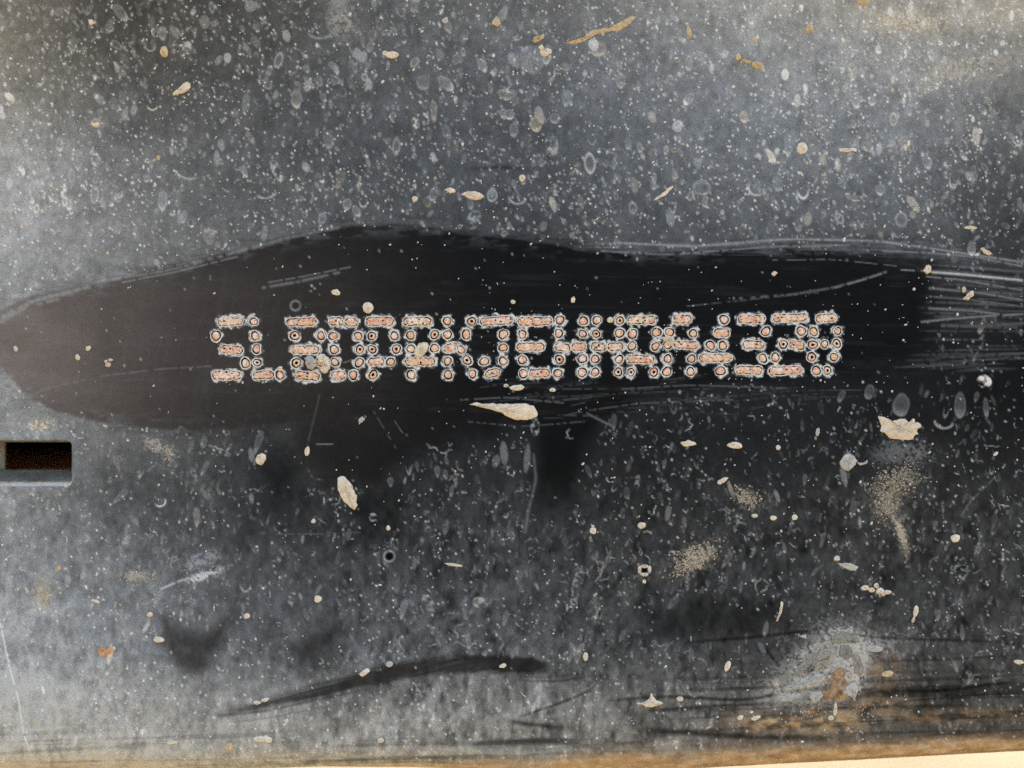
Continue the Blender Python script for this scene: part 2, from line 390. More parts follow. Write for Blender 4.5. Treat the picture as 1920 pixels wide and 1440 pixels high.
# larger prints that can be told apart
for a in [(470, 12, 11, 11, 0, 0, .34, .3), (1040, 640 / 3 + 8, 10, 10, 0, 1, .40, 0), (955, 215, 10, 10, 0, 1, .6, 0), (1005, 232, 11, 15, -.1, 1, .52, .8), (963, 244, 8, 13, 0, 1, .4, .2),
          (1106, 306, 11, 21, -.1, 2, .55, .1), (1121, 92, 16, 15, 0, 1, .42, .6), (1164, 150, 9, 15, 0, 1, .4, .2), (923, 366, 10, 13, .1, 2, .48, 0), (970, 370, 14, 12, .2, 5, .5, 0),
          (888, 412, 13, 20, .5, 4, .45, 0), (1034, 272, 12, 22, -.1, 4, .42, 0), (1063, 185, 9, 16, .2, 3, .4, 0), (950, 178, 17, 11, .1, 3, .42, .4), (793, 155, 13, 14, 0, 1, .34, .3),
          (813, 208, 6, 20, -.05, 1, .45, .6), (1505, 355, 10, 17, -.1, 5, .75, 0), (1418, 352, 14, 14, .6, 5, .6, 0), (1690, 412, 12, 14, 0, 2, .34, 0), (1316, 352, 18, 14, 0, 2, .30, 0),
          (1480, 270, 10, 26, .15, 3, .48, 0), (1552, 257, 8, 14, 0, 1, .42, .2), (1648, 280, 6, 13, .1, 0, .5, 0), (1675, 224, 7, 13, 0, 2, .6, .3), (1777, 218, 5, 14, 0, 1, .5, .2),
          (1410, 40, 8, 12, 0, 0, .4, .2), (1570, 308, 5, 14, 0, 0, .6, 0), (1605, 372, 11, 6, .1, 1, .5, .3), (1790, 330, 8, 22, .2, 5, .55, 0), (1822, 466, 8, 14, 0, 1, .6, .3), (1292, 118, 7, 16, .1, 1, .5, .2),
          (180, 230, 9, 8, 0, 1, .7, .8), (286, 198, 9, 8, 0, 5, .7, .6), (234, 216, 6, 11, .1, 0, .42, 0), (251, 206, 6, 10, .2, 0, .40, 0), (145, 300, 12, 20, -.1, 3, .46, .1), (305, 376, 9, 19, .05, 1, .5, 0),
          (415, 272, 6, 11, -.2, 0, .42, 0), (407, 297, 6, 14, -.1, 0, .42, 0), (520, 322, 9, 24, -.5, 4, .5, 0), (500, 362, 17, 9, -.2, 5, .55, 0), (350, 325, 20, 9, .3, 5, .5, 0), (556, 186, 10, 18, 0, 1, .5, .5),
          (135, 330, 7, 14, 0, 2, .45, 0), (178, 365, 9, 17, 0, 2, .45, 0), (17, 345, 7, 13, 0, 0, .5, 0), (604, 410, 7, 11, .2, 2, .42, 0), (635, 20, 22, 26, 0, 4, .30, .5), (600, 62, 20, 10, 0, 5, .36, .1),
          (351, 88, 9, 11, .2, 4, .5, .4), (283, 88, 8, 7, -.3, 5, .6, .8), (60, 345, 12, 22, .3, 4, .4, 0), (210, 370, 20, 30, .4, 4, .36, 0), (975, 108, 24, 20, 0, 4, .34, 0), (998, 112, 26, 26, .4, 0, .26, 0),
          (1845, 715, 14, 12, .2, 4, .8, .3), (1690, 760, 16, 22, .2, 1, .3, .1), (1800, 760, 11, 24, 0, 1, .28, 0), (1770, 790, 16, 12, .1, 5, .5, .2), (1630, 735, 9, 14, .3, 1, .3, 0),
          (484, 830, 6, 22, .3, 3, .30, .1), (945, 850, 7, 22, -.1, 0, .26, 0), (988, 860, 6, 26, .1, 0, .26, 0), (930, 865, 7, 12, .2, 0, .22, 0), (1003, 800, 8, 18, 0, 4, .4, 0), (699, 970, 8, 8, 0, 4, .6, 0),
          (460, 1095, 9, 14, 0, 5, .45, .1), (300, 940, 10, 9, -.5, 5, .8, .1), (900, 1130, 16, 10, .1, 4, .40, .4), (803, 1130, 10, 18, -.6, 4, .4, .4)]:
    drop(*a)
# tan dusty stains right of centre
def stain(cx, cy, rx, ry, ang, amp, wm, cell=9, seed=0, th=.45):
    sl = window(cx, cy, max(rx, ry) * 2)
    dx = X[sl] - cx; dy = Y[sl] - cy; c, s = math.cos(ang), math.sin(ang)
    g = np.exp(-(((dx * c + dy * s) / rx) ** 2 + ((-dx * s + dy * c) / ry) ** 2))
    m = np.clip(g * 1.5, 0, 1) * amp * (.12 + 1.1 * sstep(th - .06, th + .16, fbm(X[sl], Y[sl] - .4 * X[sl], cell, seed=seed, oct=4) * .5 + .5 * vn(X[sl], Y[sl], 3.2, seed=seed + 3) + .25 * (g - .6)))
    spots[sl] = np.maximum(spots[sl], m); spotw[sl] = np.maximum(spotw[sl], m * wm)
stain(1305, 1045, 42, 22, -.45, .36, .9, 7, 90); stain(1680, 905, 44, 26, -.35, .24, .9, 8, 91); stain(1665, 945, 26, 36, .2, .22, 1, 7, 92)
stain(1690, 1000, 9, 34, -.25, .42, .9, 7, 93); stroke([(1655, 935), (1668, 960), (1686, 990), (1697, 1020), (1702, 1045)], 3.2, .5, target=spots, jitter=1.2, brk=.2); stroke([(1655, 935), (1668, 960), (1686, 990), (1697, 1020), (1702, 1045)], 4, .5, target=spotw); stain(1400, 935, 26, 16, .5, .34, .7, 6, 94); stain(1700, 850, 60, 22, 0, .16, .2, 30, 95)
stain(1560, 1240, 120, 34, -.3, .42, .35, 12, 96); stain(1545, 1228, 78, 40, -.5, .40, .45, 11, 97, .42); stain(1530, 1270, 60, 26, -.4, .5, .4, 7, 297, .5); stain(1610, 1260, 16, 50, 0, .5, .3, 6, 298, .5); stain(1596, 1240, 40, 56, 0, .48, .4, 8, 197, .38); stain(1490, 1285, 66, 30, -.3, .44, .55, 8, 198, .38); stain(1590, 1200, 66, 28, .2, .46, .3, 9, 199, .38); stain(1500, 1300, 90, 26, 0, .32, .5, 10, 98)
stain(380, 1080, 45, 9, -.35, .5, .1, 14, 99); stain(380, 1050, 40, 16, -.3, .3, 0, 10, 100); stain(75, 800, 26, 16, 0, .5, .5, 7, 101)
stain(255, 1080, 30, 12, .1, .3, .5, 5, 102); stain(80, 1115, 16, 22, 0, .38, .7, 5, 103); stain(290, 835, 22, 12, .4, .34, .4, 6, 104); stain(318, 850, 12, 16, 0, .4, .4, 6, 105)
stain(1700, 40, 80, 20, .1, .42, .9, 9, 106); stain(1800, 130, 90, 24, -.2, .34, .6, 9, 107); stain(640, 30, 30, 40, 0, .3, .5, 9, 108)

# branching dried run-off lines on the lower half
def vein(x, y, ln, ang, wd, amp, depth=0):
    pts = [(x, y)]; a = ang
    for _ in range(max(2, int(ln / 4))):
        a = ang + .55 * (a - ang) + random.gauss(0, .62); x += math.cos(a) * 4; y += math.sin(a) * 4; pts.append((x, y))
        if depth < 2 and random.random() < .16: vein(x, y, ln * .5, a + random.choice([-1, 1]) * random.uniform(.6, 1.2), wd * .85, amp * .85, depth + 1)
    stroke(pts, wd, amp, target=spots, brk=.25, jitter=.25)
    if random.random() < .4: stroke(pts, wd, amp * .5, target=spotw, brk=.3)
for (x, y) in pick(1150, lambda x, y: (1 if y > 760 else 0) * (.75 + .25 * (x > 500))):
    w_, d_ = amap(x, y)
    if w_ > .4 or (y > 1390): continue
    vein(x, y, random.uniform(5, 26), random.choice([-1.57, -1.2, -1.9, .3, 2.7]) + random.gauss(0, .4), random.uniform(.7, .95), d_ * .8 + random.choice([.12, .22, .36, .55, .8]))
for (x, y, ln, a) in [(1310, 900, 34, .4), (1360, 950, 46, .6), (1400, 985, 40, -2.6), (1240, 895, 34, .5), (1420, 1110, 40, -2.1), (1420, 1118, 36, -1.0), (1790, 1075, 52, .1), (1800, 1090, 26, -.8), (1070, 1150, 60, -1.6),
                      (1110, 1090, 60, -.5), (1085, 1100, 50, -1.8), (1125, 1170, 40, -1.9), (1300, 1310, 46, -1.9), (1310, 1312, 44, -1.1), (1390, 1330, 70, -1.0), (1800, 1300, 60, -.6), (1860, 1290, 50, -.5), (1060, 820, 26, .3),
                      (800, 830, 60, .9), (840, 870, 40, 1.1), (760, 1220, 46, -1.9), (850, 1210, 50, -1.5), (430, 860, 60, -1.9), (1880, 1060, 40, -.9), (770, 1290, 36, .6), (1480, 1340, 40, -1.0), (1755, 1180, 26, 1.2)]:
    vein(x, y, ln, a, 1.35, .5)
for pts, wd, amp, br in [
        ([(0, 765), (90, 728), (190, 705), (300, 692), (400, 686)], 1.3, .15, .35), ([(175, 530), (320, 506), (455, 470), (560, 442), (640, 426)], 2.6, .22, .35), ([(260, 512), (400, 483), (560, 440)], 1.6, .26, .4), ([(0, 600), (60, 565), (170, 537)], 4, .34, .3),
        ([(0, 605), (50, 576), (110, 560)], 3, .3, .4), ([(225, 530), (330, 510), (450, 480)], 1.4, .30, .15), ([(490, 540), (560, 528), (640, 510)], 2.6, .24, .3), ([(500, 530), (560, 520), (660, 500)], 1.2, .3, .35),
        ([(480, 1000), (560, 1002), (680, 998)], 1.0, .16, .3), ([(1150, 455), (1300, 462), (1480, 448), (1650, 452), (1760, 468), (1920, 492)], 2.2, .40, .06), ([(1120, 470), (1250, 478), (1450, 462), (1600, 460)], 1.8, .30, .15),
        ([(1745, 510), (1800, 514), (1920, 526)], 2.6, .62, 0), ([(1690, 506), (1745, 509)], 1.2, .4, .2), ([(1730, 518), (1800, 524), (1920, 545)], 1.4, .34, .1), ([(1740, 540), (1830, 548), (1920, 563)], 2.2, .27, .1),
        ([(1740, 578), (1830, 583), (1875, 590)], 2.0, .30, .05), ([(1725, 604), (1780, 598), (1860, 592), (1920, 589)], 1.8, .36, .08), ([(1650, 470), (1740, 474), (1830, 482), (1920, 500)], 1.6, .34, .05), ([(1740, 556), (1800, 560), (1920, 575)], 1.6, .2, .2),
        ([(1760, 610), (1840, 612), (1920, 606)], 3, .16, .25), ([(1380, 560), (1480, 553), (1560, 540), (1620, 523), (1665, 508)], 2.0, .20, .3), ([(1560, 541), (1620, 524), (1662, 510)], 1.6, .4, .2),
        ([(1280, 575), (1400, 562), (1540, 548)], 1.2, .14, .4), ([(1440, 488), (1560, 486), (1740, 505)], 1.0, .25, .4), ([(1160, 730), (1290, 722), (1480, 728)], 1.3, .18, .25), ([(1100, 770), (1200, 756), (1380, 750)], 1.3, .15, .25),
        ([(860, 750), (950, 745), (1060, 756)], 1.3, .2, .3), ([(870, 790), (980, 800), (1100, 790)], 1.2, .14, .35), ([(1000, 850), (1005, 900), (990, 960), (985, 1000)], 2.6, .15, .2), ([(0, 1165), (15, 1240), (35, 1310), (45, 1370), (60, 1405)], 2.8, .72, .06), ([(300, 1105), (340, 1088), (375, 1080), (408, 1072)], 2.6, .6, .05),
        ([(600, 738), (590, 780), (575, 838)], 1.6, .08, .2), ([(745, 845), (700, 770)], 1.0, .16, .4), ([(594, 833), (625, 833)], 1.0, .4, 0), ([(740, 790), (755, 812)], 1.0, .2, 0), ([(1870, 890), (1820, 940), (1800, 970)], 1.1, .2, .2),
        ([(1090, 770), (1130, 790), (1150, 800)], 2.0, .22, .1), ([(645, 680), (660, 675)], 1, .3, 0)]:
    stroke(pts, wd, amp, target=spots, brk=br, taper=False)
# streaky wipe strokes fanning out to the right
for q in range(80):
    y0 = random.uniform(470, 700); x0 = random.uniform(1715, 1850) - max(0, abs(y0 - 580) - 60) * .9; ln = random.uniform(50, 260)
    sl = (.09 - (y0 - 480) * .0006)
    stroke([(x0, y0), (x0 + ln * .5, y0 + sl * ln * .5 - 1), (x0 + ln, y0 + sl * ln)], random.uniform(.8, 2.2), random.uniform(.05, .17), target=spots, brk=.22)
for q in range(60):
    x0 = random.uniform(1080, 1700); y0 = random.uniform(455, 476) ; ln = random.uniform(60, 240)
    stroke([(x0, y0), (x0 + ln, y0 + random.uniform(-4, 6))], random.uniform(.7, 1.4), random.uniform(.05, .2), target=spots, brk=.3)
for q in range(50):
    x0 = random.uniform(880, 1500); y0 = random.uniform(722, 790) - (x0 - 880) * .04; ln = random.uniform(40, 160)
    stroke([(x0, y0), (x0 + ln, y0 + random.uniform(-14, 4))], random.uniform(.7, 1.4), random.uniform(.05, .13), target=spots, brk=.3)

spots = np.clip(spots * 1.10, 0, 1)
# put the layers together: wiped areas lose most dust, drops and lines lie on top
dust = dust * (1 - .985 * wipe) * (1 - .93 * clean)
hz = fbm(X, Y, 60, 22, 33, 4)
dust += wipe * (.006 * hz + .016 * sstep(.5, .75, stw) * sstep(.4, .6, hz) + .010 * sstep(.56, .72, fbm(X + .25 * Y, Y, 9, 60, 34, 3)) * sstep(900, 400, X))
keep = 1 - .93 * sstep(.25, .9, np.maximum(allclean - 1.2 * sstep(1660, 1780, X), 0))
lines_only = spots.copy()
dust = 1 - (1 - dust) * (1 - np.clip(spots, 0, 1))
warm = np.clip(np.maximum(warm * (1 - np.clip(spots, 0, .6)), spotw / np.maximum(spots, .05)), 0, 1)

# dark scratches and rubs
for pts, wd, amp in [([(970, 1340), (1010, 1328), (1060, 1312), (1105, 1294), (1124, 1276)], 2.4, -.95), ([(950, 1346), (1000, 1352), (1060, 1358)], 4, -.7), ([(980, 1276), (1050, 1277), (1115, 1266)], 1.6, -.8), ([(980, 1270), (1040, 1268), (1110, 1262)], 1.2, -.8),
                     ([(400, 1340), (500, 1330), (600, 1310), (700, 1290)], 2, -.7), ([(420, 1352), (520, 1340), (640, 1318)], 1.4, -.6), ([(1432, 1212), (1446, 1230), (1462, 1252)], 2.2, -.95), ([(0, 1412), (700, 1412), (900, 1405)], 1.6, -.5),
                     ([(1130, 1312), (1250, 1304), (1400, 1312), (1460, 1300), (1560, 1286)], 3.0, -.85), ([(1200, 1330), (1330, 1322), (1460, 1318)], 3.2, -.8), ([(1280, 1205), (1400, 1196), (1560, 1178)], 3, -.8), ([(1480, 1185), (1700, 1198), (1900, 1204)], 2.4, -.8),
                     ([(1640, 1296), (1760, 1296), (1920, 1276)], 3.4, -.85), ([(1600, 1338), (1720, 1312), (1920, 1300)], 2.4, -.7), ([(560, 520), (545, 560), (552, 590)], 2, -.4), ([(500, 1195), (545, 1188)], 2, -.3), ([(1640, 1240), (1780, 1236), (1920, 1228)], 2.2, -.6),
                     ([(880, 1388), (1000, 1378), (1080, 1380)], 5, -.7), ([(1020, 1378), (1100, 1388), (1230, 1380)], 3, -.6), ([(560, 1424), (700, 1416), (860, 1408)], 2.4, -.6), ([(1200, 1360), (1400, 1376), (1560, 1384)], 5, -.6), ([(880, 320), (930, 312), (990, 318)], 4, -.35),
                     ([(1735, 498), (1830, 508), (1920, 518)], 2.0, -.8), ([(1745, 517), (1830, 522), (1920, 534)], 1.8, -.9)]:
    stroke(pts, wd, amp, taper=True, target=dust)
hs = fbm(X, Y + .03 * X, 300, 7, 55, 3)
dust *= 1 - .62 * sstep(1230, 1300, Y) * sstep(1180, 1400, X) * sstep(.45, .62, hs) * (1 - sstep(1375, 1395, Y))
dust *= 1 - .35 * sstep(1330, 1390, Y) * sstep(.48, .66, hs) * (1 - sstep(1180, 1400, X))

# warm reflection painted as brown tint: wiped area towards the left, lower rubbed patches
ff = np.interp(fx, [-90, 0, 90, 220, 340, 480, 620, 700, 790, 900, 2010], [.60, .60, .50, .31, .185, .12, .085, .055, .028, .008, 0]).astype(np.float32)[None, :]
painted_sheen = ff * np.clip(wipe + low1 * .6, 0, 1) * (.75 + .5 * fbm(X, Y, 90, 40, seed=44)) * (1 - .35 * sstep(560, 440, Y)) * (1 - .28 * sstep(700, 800, Y))
painted_sheen += .07 * (pat1 * .9 + pat2 * .6 + band * .55 * sstep(1040, 900, X)) * (1 - painted_sheen)
painted_sheen += .002 * wipe

# rust along the bottom bend
yb = Y + 6 * (fbm(X, Y, 120, seed=66) - .5) * 2
rb = np.exp(-((yb - np.interp(X, [0, 800, 1200, 1920], [1458, 1442, 1420, 1410])) / np.interp(X, [0, 700, 1100, 1920], [6, 13, 21, 18])) ** 2)
rust = 1.4 * rb * sstep(520, 900, X) * (.6 + .5 * sstep(.36, .62, fbm(X, Y, 90, 12, 67, 3)))
rust = np.maximum(rust, .8 * sstep(1410, 1432, Y) * sstep(900, 1200, X) * (.4 + .6 * fbm(X, Y, 60, 8, 68, 3)))
for (cx, cy, rx, ry, a) in [(1470, 1352, 80, 18, .85), (1550, 1350, 80, 22, .75), (1640, 1325, 60, 24, .35), (1760, 1345, 160, 14, .28), (1650, 1260, 40, 40, .28), (1570, 1300, 26, 30, .9), (80, 1420, 200, 14, .35), (130, 1420, 20, 8, .5)]:
    rust = np.maximum(rust, a * np.exp(-((X - cx) / rx) ** 2 - ((Y - cy) / ry) ** 2) * (.2 + 1.1 * sstep(.38, .62, fbm(X, Y, 22, 12, 69, 3))))

tb = sstep(1345, 1412, Y + 26 * (fbm(X, Y, 70, 30, seed=171) - .5)) * sstep(1500, 850, X)
dust = np.maximum(dust, tb * .62 * (.55 + .8 * fbm(X, Y, 80, 8, seed=172)) * (1 - .55 * sstep(.5, .66, hs)))
warm = np.maximum(warm, tb * .95)

# ------------------------------------------------------------------ the stamped number: every punched dot (working drawing units)
Z1 = [[265,255],[330,250],[380,250],[455,245],[615,245],[1020,260],[1090,260],[1170,250],[1250,250],[1480,250],[1545,250],[1650,255],[1705,255],
      [205,400],[630,405],[1060,405],[1350,405],[1480,405],[1755,405],[285,550],[365,560],[450,565],[645,550],[1070,560],[1130,565],[1220,550],[1280,555],[1490,555],[1770,550],
      [520,700],[650,695],[1080,700],[1350,690],[1500,695],[1765,700],[210,835],[270,840],[340,835],[430,835],[650,840],[720,850],[790,830],[900,835],
      [1110,835],[1200,850],[1290,850],[1505,835],[1570,840],[1700,835]]
Z2 = [[140,250],[200,255],[290,245],[345,245],[550,250],[620,255],[690,255],[765,245],[980,245],[1245,245],[1385,250],[1420,255],[1510,235],[1570,235],[1650,235],
      [155,405],[405,405],[575,400],[845,395],[985,390],[1185,390],[1590,390],[160,550],[430,550],[585,545],[840,540],[985,545],[1055,525],[1130,555],[1590,535],
      [165,690],[240,685],[360,690],[565,685],[640,690],[720,680],[800,685],[985,685],[1195,675],[1385,685],[1590,680],[175,830],[585,830],[990,830],[1255,820],[1440,825],[1515,805]]
Z3 = [[45,250],[120,240],[200,245],[250,240],[335,245],[465,235],[720,240],[865,235],[1120,235],[1245,240],[1320,235],[1380,235],[1460,230],
      [55,385],[455,380],[715,380],[860,380],[1115,375],[1255,385],[1520,370],[1660,365],[45,530],[110,530],[170,530],[245,525],[450,525],[530,540],[640,525],[705,525],[850,520],[920,530],[1030,525],[1110,520],[1250,520],[1510,520],[1640,505],
      [55,670],[455,665],[710,660],[850,660],[1110,660],[1240,660],[1310,650],[1385,655],[1450,665],[1640,655],
      [70,820],[170,815],[230,810],[310,810],[440,815],[705,805],[850,800],[1105,800],[1240,800],[1495,805],[1630,795]]
Z4 = [[-5,225],[50,225],[110,225],[510,230],[710,220],[770,225],[840,225],[905,220],[1090,215],[1160,215],[1230,215],[1290,205],[1370,205],[1560,215],[1620,215],[1690,205],
      [175,375],[440,370],[520,370],[965,355],[1355,350],[1490,355],[1750,350],[10,505],[90,510],[180,510],[360,510],[495,510],[760,500],[820,495],[900,505],[1155,500],[1260,495],[1345,510],[1475,500],[1605,495],[1740,490],
      [155,655],[285,650],[350,645],[420,640],[480,645],[545,645],[935,650],[1070,640],[1470,635],[1710,635],[145,795],[470,790],[680,780],[750,785],[800,785],[880,785],[1045,790],[1110,780],[1170,780],[1250,785],[1315,775],[1520,780],[1640,785]]
DOTS = []
for x0, Z in ((370, Z1), (670, Z2), (970, Z3), (1270, Z4)): DOTS += [(x0 + a / 5.818, 560 + b / 5.818) for a, b in Z]
CUTS = [460, 535, 613, 683, 755, 828, 895, 963, 1040, 1106, 1175, 1241, 1310, 1378, 1443, 1513]

halo = np.zeros_like(X)
for (x, y) in DOTS:
    sl = window(x, y, 22)
    r = np.hypot(X[sl] - x, Y[sl] - y) + 5.5 * (vn(X[sl], Y[sl], 7, seed=120) - .5) + 2.5 * (vn(X[sl], Y[sl], 3, seed=121) - .5)
    halo[sl] = np.maximum(halo[sl], sstep(14.2, 10.4, r) * (.06 + 1.1 * sstep(.2, .7, vn(X[sl], Y[sl], 5, seed=122) * .6 + .4 * vn(X[sl], Y[sl], 2.5, seed=123))))
    rr = np.hypot(X[sl] - x, Y[sl] - y)
    hgt[sl] = np.minimum(hgt[sl], -4.5 * sstep(10.5, 9.0, rr)) + 0.8 * sstep(17, 12, rr) * sstep(9, 11, rr)
dust = np.maximum(dust, halo * 1.0 * (1 - .25 * sstep(500, 1000, X)))
warm = np.maximum(warm * (1 - sstep(.1, .5, halo)), halo * .35 * sstep(1000, 420, X) + halo * .12)
painted_sheen *= 1 - halo * .6
for (x, y, r) in [(554, 573, 9), (730, 1043, 10), (1208, 1069, 9)]:                   # ring prints
    sl = window(x, y, 20); q = np.hypot(X[sl] - x, Y[sl] - y)
    ring = np.exp(-((q - r) / 2.0) ** 2) * (.4 + .6 * vn(X[sl], Y[sl], 6, seed=130))
    dust[sl] = np.maximum(dust[sl] * sstep(r * .6, r, q), ring * (.5 if x < 600 else .8))
hgt += 1.1 * (fbm(X, Y, 26, seed=140, oct=2) - .5) + .5 * (fbm(X, Y, 8, seed=141, oct=2) - .5)

# ------------------------------------------------------------------ the rail
rail = tag(empty('frame_rail', P(960, 1440)), 'dusty black steel rail with a dot punched serial number in its wiped patch', 'frame rail')
ORG = Vector(rail.location)
def rel(verts): return [(v[0] - ORG.x, v[1] - ORG.y, v[2] - ORG.z) for v in verts]

nL = np.array([-3200, -2000, -1200, -700, -400, -250, -170, -120]); nR = np.array([2040, 2090, 2170, 2320, 2600, 3100, 3900, 5100])
nT = np.array([-1300, -1000, -700, -450, -300, -200, -140, -110]); nB = np.array([1520, 1560, 1640, 1760, 1960])
gx = np.r_[nL, fx, nR]; gy = np.r_[nT, fy, nB]
def ext(F): return np.pad(F, ((len(nT), len(nB)), (len(nL), len(nR))), 'edge')
GX, GY = np.meshgrid(gx, gy)
hh = ext(hgt)
RB, YB = 45.0, 1395.0
th = np.clip((GY - YB) / RB, 0, math.pi / 2)
yy = np.where(GY > YB, YB + RB * np.sin(th), GY)
dep = np.where(GY > YB, RB * (1 - np.cos(th)) + np.maximum(0, GY - YB - RB * math.pi / 2), 0)
e_x = [-3200, 0, 440, 600, 775, 1000, 1280, 1600, 1920, 2500, 5100]; e_y = [1480, 1466, 1458, 1453, 1454, 1464, 1458, 1441, 1424, 1396, 1320]
sh = (np.interp(GX, e_x, e_y) - 1440 + 2.0 * (fbm(GX, GX * 0, 70, seed=150) - .5)) * np.clip((GY - 1250) / 190, 0, 1) ** 2
yy = yy + sh
slot = (GX[:-1, :-1] >= -400 - 1) & (GX[:-1, 1:] <= 137.01) & (GY[:-1, :-1] >= 823.9) & (GY[1:, :-1] <= 913.1)
V = np.stack([(GX - 960) * PX - ORG.x, dep * PX - hh * PX * (GY < 1400) - ORG.y, (720 - yy) * PX - ORG.z], -1).reshape(-1, 3).astype(np.float32)
nr, nc = GX.shape
idx = np.arange(nr * nc).reshape(nr, nc)
Q = np.stack([idx[:-1, :-1], idx[1:, :-1], idx[1:, 1:], idx[:-1, 1:]], -1)[~slot].astype(np.int32)
me = bpy.data.meshes.new('web_plate')
me.vertices.add(len(V)); me.vertices.foreach_set('co', V.ravel())
me.loops.add(Q.size); me.loops.foreach_set('vertex_index', Q.ravel())
me.polygons.add(len(Q)); me.polygons.foreach_set('loop_start', np.arange(0, Q.size, 4, dtype=np.int32))
me.polygons.foreach_set('use_smooth', np.ones(len(Q), bool))
me.update(calc_edges=True)
for nm, F in (('dust', dust), ('warm', warm), ('painted_sheen', painted_sheen), ('rust', rust), ('print', np.maximum(spots, halo * 1.0))):
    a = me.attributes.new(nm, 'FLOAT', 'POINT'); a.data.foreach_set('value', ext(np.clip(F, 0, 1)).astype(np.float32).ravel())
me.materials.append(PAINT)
web = bpy.data.objects.new('web_plate', me); COL.objects.link(web); web.parent = rail

def with_masks(o, dust=.2, warm=.1, painted_sheen=0.0, rust=0.0, fn=None):
    n = len(o.data.vertices)
    vals = {'print': [0.0] * n, 'dust': [dust] * n, 'warm': [warm] * n, 'painted_sheen': [painted_sheen] * n, 'rust': [rust] * n}
    if fn:
        for i, v in enumerate(o.data.vertices):
            for k, q in fn(v.co).items(): vals[k][i] = q
    for k, q in vals.items():
        o.data.attributes.new(k, 'FLOAT', 'POINT').data.foreach_set('value', q)

def box(name, x0, x1, y0, y1, d0, d1, mat, parent=rail):
    vs = rel([(*[(x - 960) * PX, d * PX, (720 - y) * PX],) for x in (x0, x1) for y in (y0, y1) for d in (d0, d1)])
    fs = [(0, 1, 3, 2), (4, 6, 7, 5), (0, 4, 5, 1), (2, 3, 7, 6), (0, 2, 6, 4), (1, 5, 7, 3)]
    return mesh_obj(name, vs, fs, mat, parent, smooth=False)
box('rear_plate', -3200, 5100, -1300, 1440, 560, 590, INNER)
box('top_flange', -3200, 5100, -1345, -1303, -8, 590, INNER)

# slot lip: rounded rim that rolls into the opening, then the walls of the slot
def rrect(x0, x1, y0, y1, r, n=7):
    pts = []
    for cx, cy, a0 in ((x1 - r, y0 + r, -90), (x1 - r, y1 - r, 0), (x0 + r, y1 - r, 90), (x0 + r, y0 + r, 180)):
        for k in range(n + 1):
            a = R(a0 + 90 * k / n); pts.append((cx + r * math.cos(a), cy + r * math.sin(a)))
    out = []
    for (ax, ay), (bx, by) in zip(pts, pts[1:] + pts[:1]):
        m = max(1, int(math.hypot(bx - ax, by - ay) / 6))
        for q in range(m): out.append((ax + (bx - ax) * q / m, ay + (by - ay) * q / m))
    return out
core = rrect(-400, 131, 830, 907, 6)
cpts = np.array(core); nrm = np.roll(cpts, -1, 0) - np.roll(cpts, 1, 0); nrm = np.stack([nrm[:, 1], -nrm[:, 0]], 1); nrm /= np.linalg.norm(nrm, axis=1, keepdims=True)
prof = [(26, -.8), (19, .2), (13, 1.3), (9, 1.6), (6, .9), (3.4, -1.2), (1.5, -4.5), (.4, -9), (0, -16), (0, -36), (0, -62)]
vs = []; fs = []
for (o_, h_) in prof:
    for (x, y), (nx, ny) in zip(core, nrm):
        wob = .8 * (_T[int(abs(x * 3)) % 512, int(abs(y * 3 + o_)) % 512] - .5)
        vs.append(P(x + nx * o_, y + ny * o_ - (max(0, -h_ - 6) * .36 * (ny > .4)), h_ + wob * (h_ > -20)))
m = len(core)
for a in range(len(prof) - 1):
    for b in range(m):
        fs.append((a * m + b, a * m + (b + 1) % m, (a + 1) * m + (b + 1) % m, (a + 1) * m + b))
lip = mesh_obj('slot_lip', rel(vs), fs, PAINT, rail)
def lipmask(co):
    x = (co.x + ORG.x) / PX + 960; y = 720 - (co.z + ORG.z) / PX; h = -(co.y + ORG.y) / PX
    near = float(dust[min(H_ - 1, max(0, int((y - fy[0]) / STEP))), min(W_ - 1, max(0, int((x - fx[0]) / STEP)))])
    if h > -.5: return {'dust': near * 1.0, 'warm': .2}
    n = float(fbm(np.float32(x), np.float32(h * 2), 30, seed=3))
    if h > -12: d = .62 + .3 * n if y > 895 else (.42 if x > 126 else .30)  # highlights on the lower and right rim painted in as pale dust
    else: d = .16 + .34 * n if y > 870 else .05
    return {'print': .72 if (y > 903 and -12 < h <= -.5) else (.42 if (x > 126 and -12 < h <= -.5) else 0.0), 'dust': d, 'warm': .35 if y < 840 else (.9 if h < -12 else .8)}  # print and dust carry the painted rim highlights here
with_masks(lip, fn=lipmask)
box('inner_strut', -330, -36, 700, 1010, 75, 79, STRUT)
box('inner_ledge', -500, 700, 897, 930, 160, 555, simple('rusty_inner_ledge', (.45, .12, .03), .9, .1, (.6, .2, .05), 200))

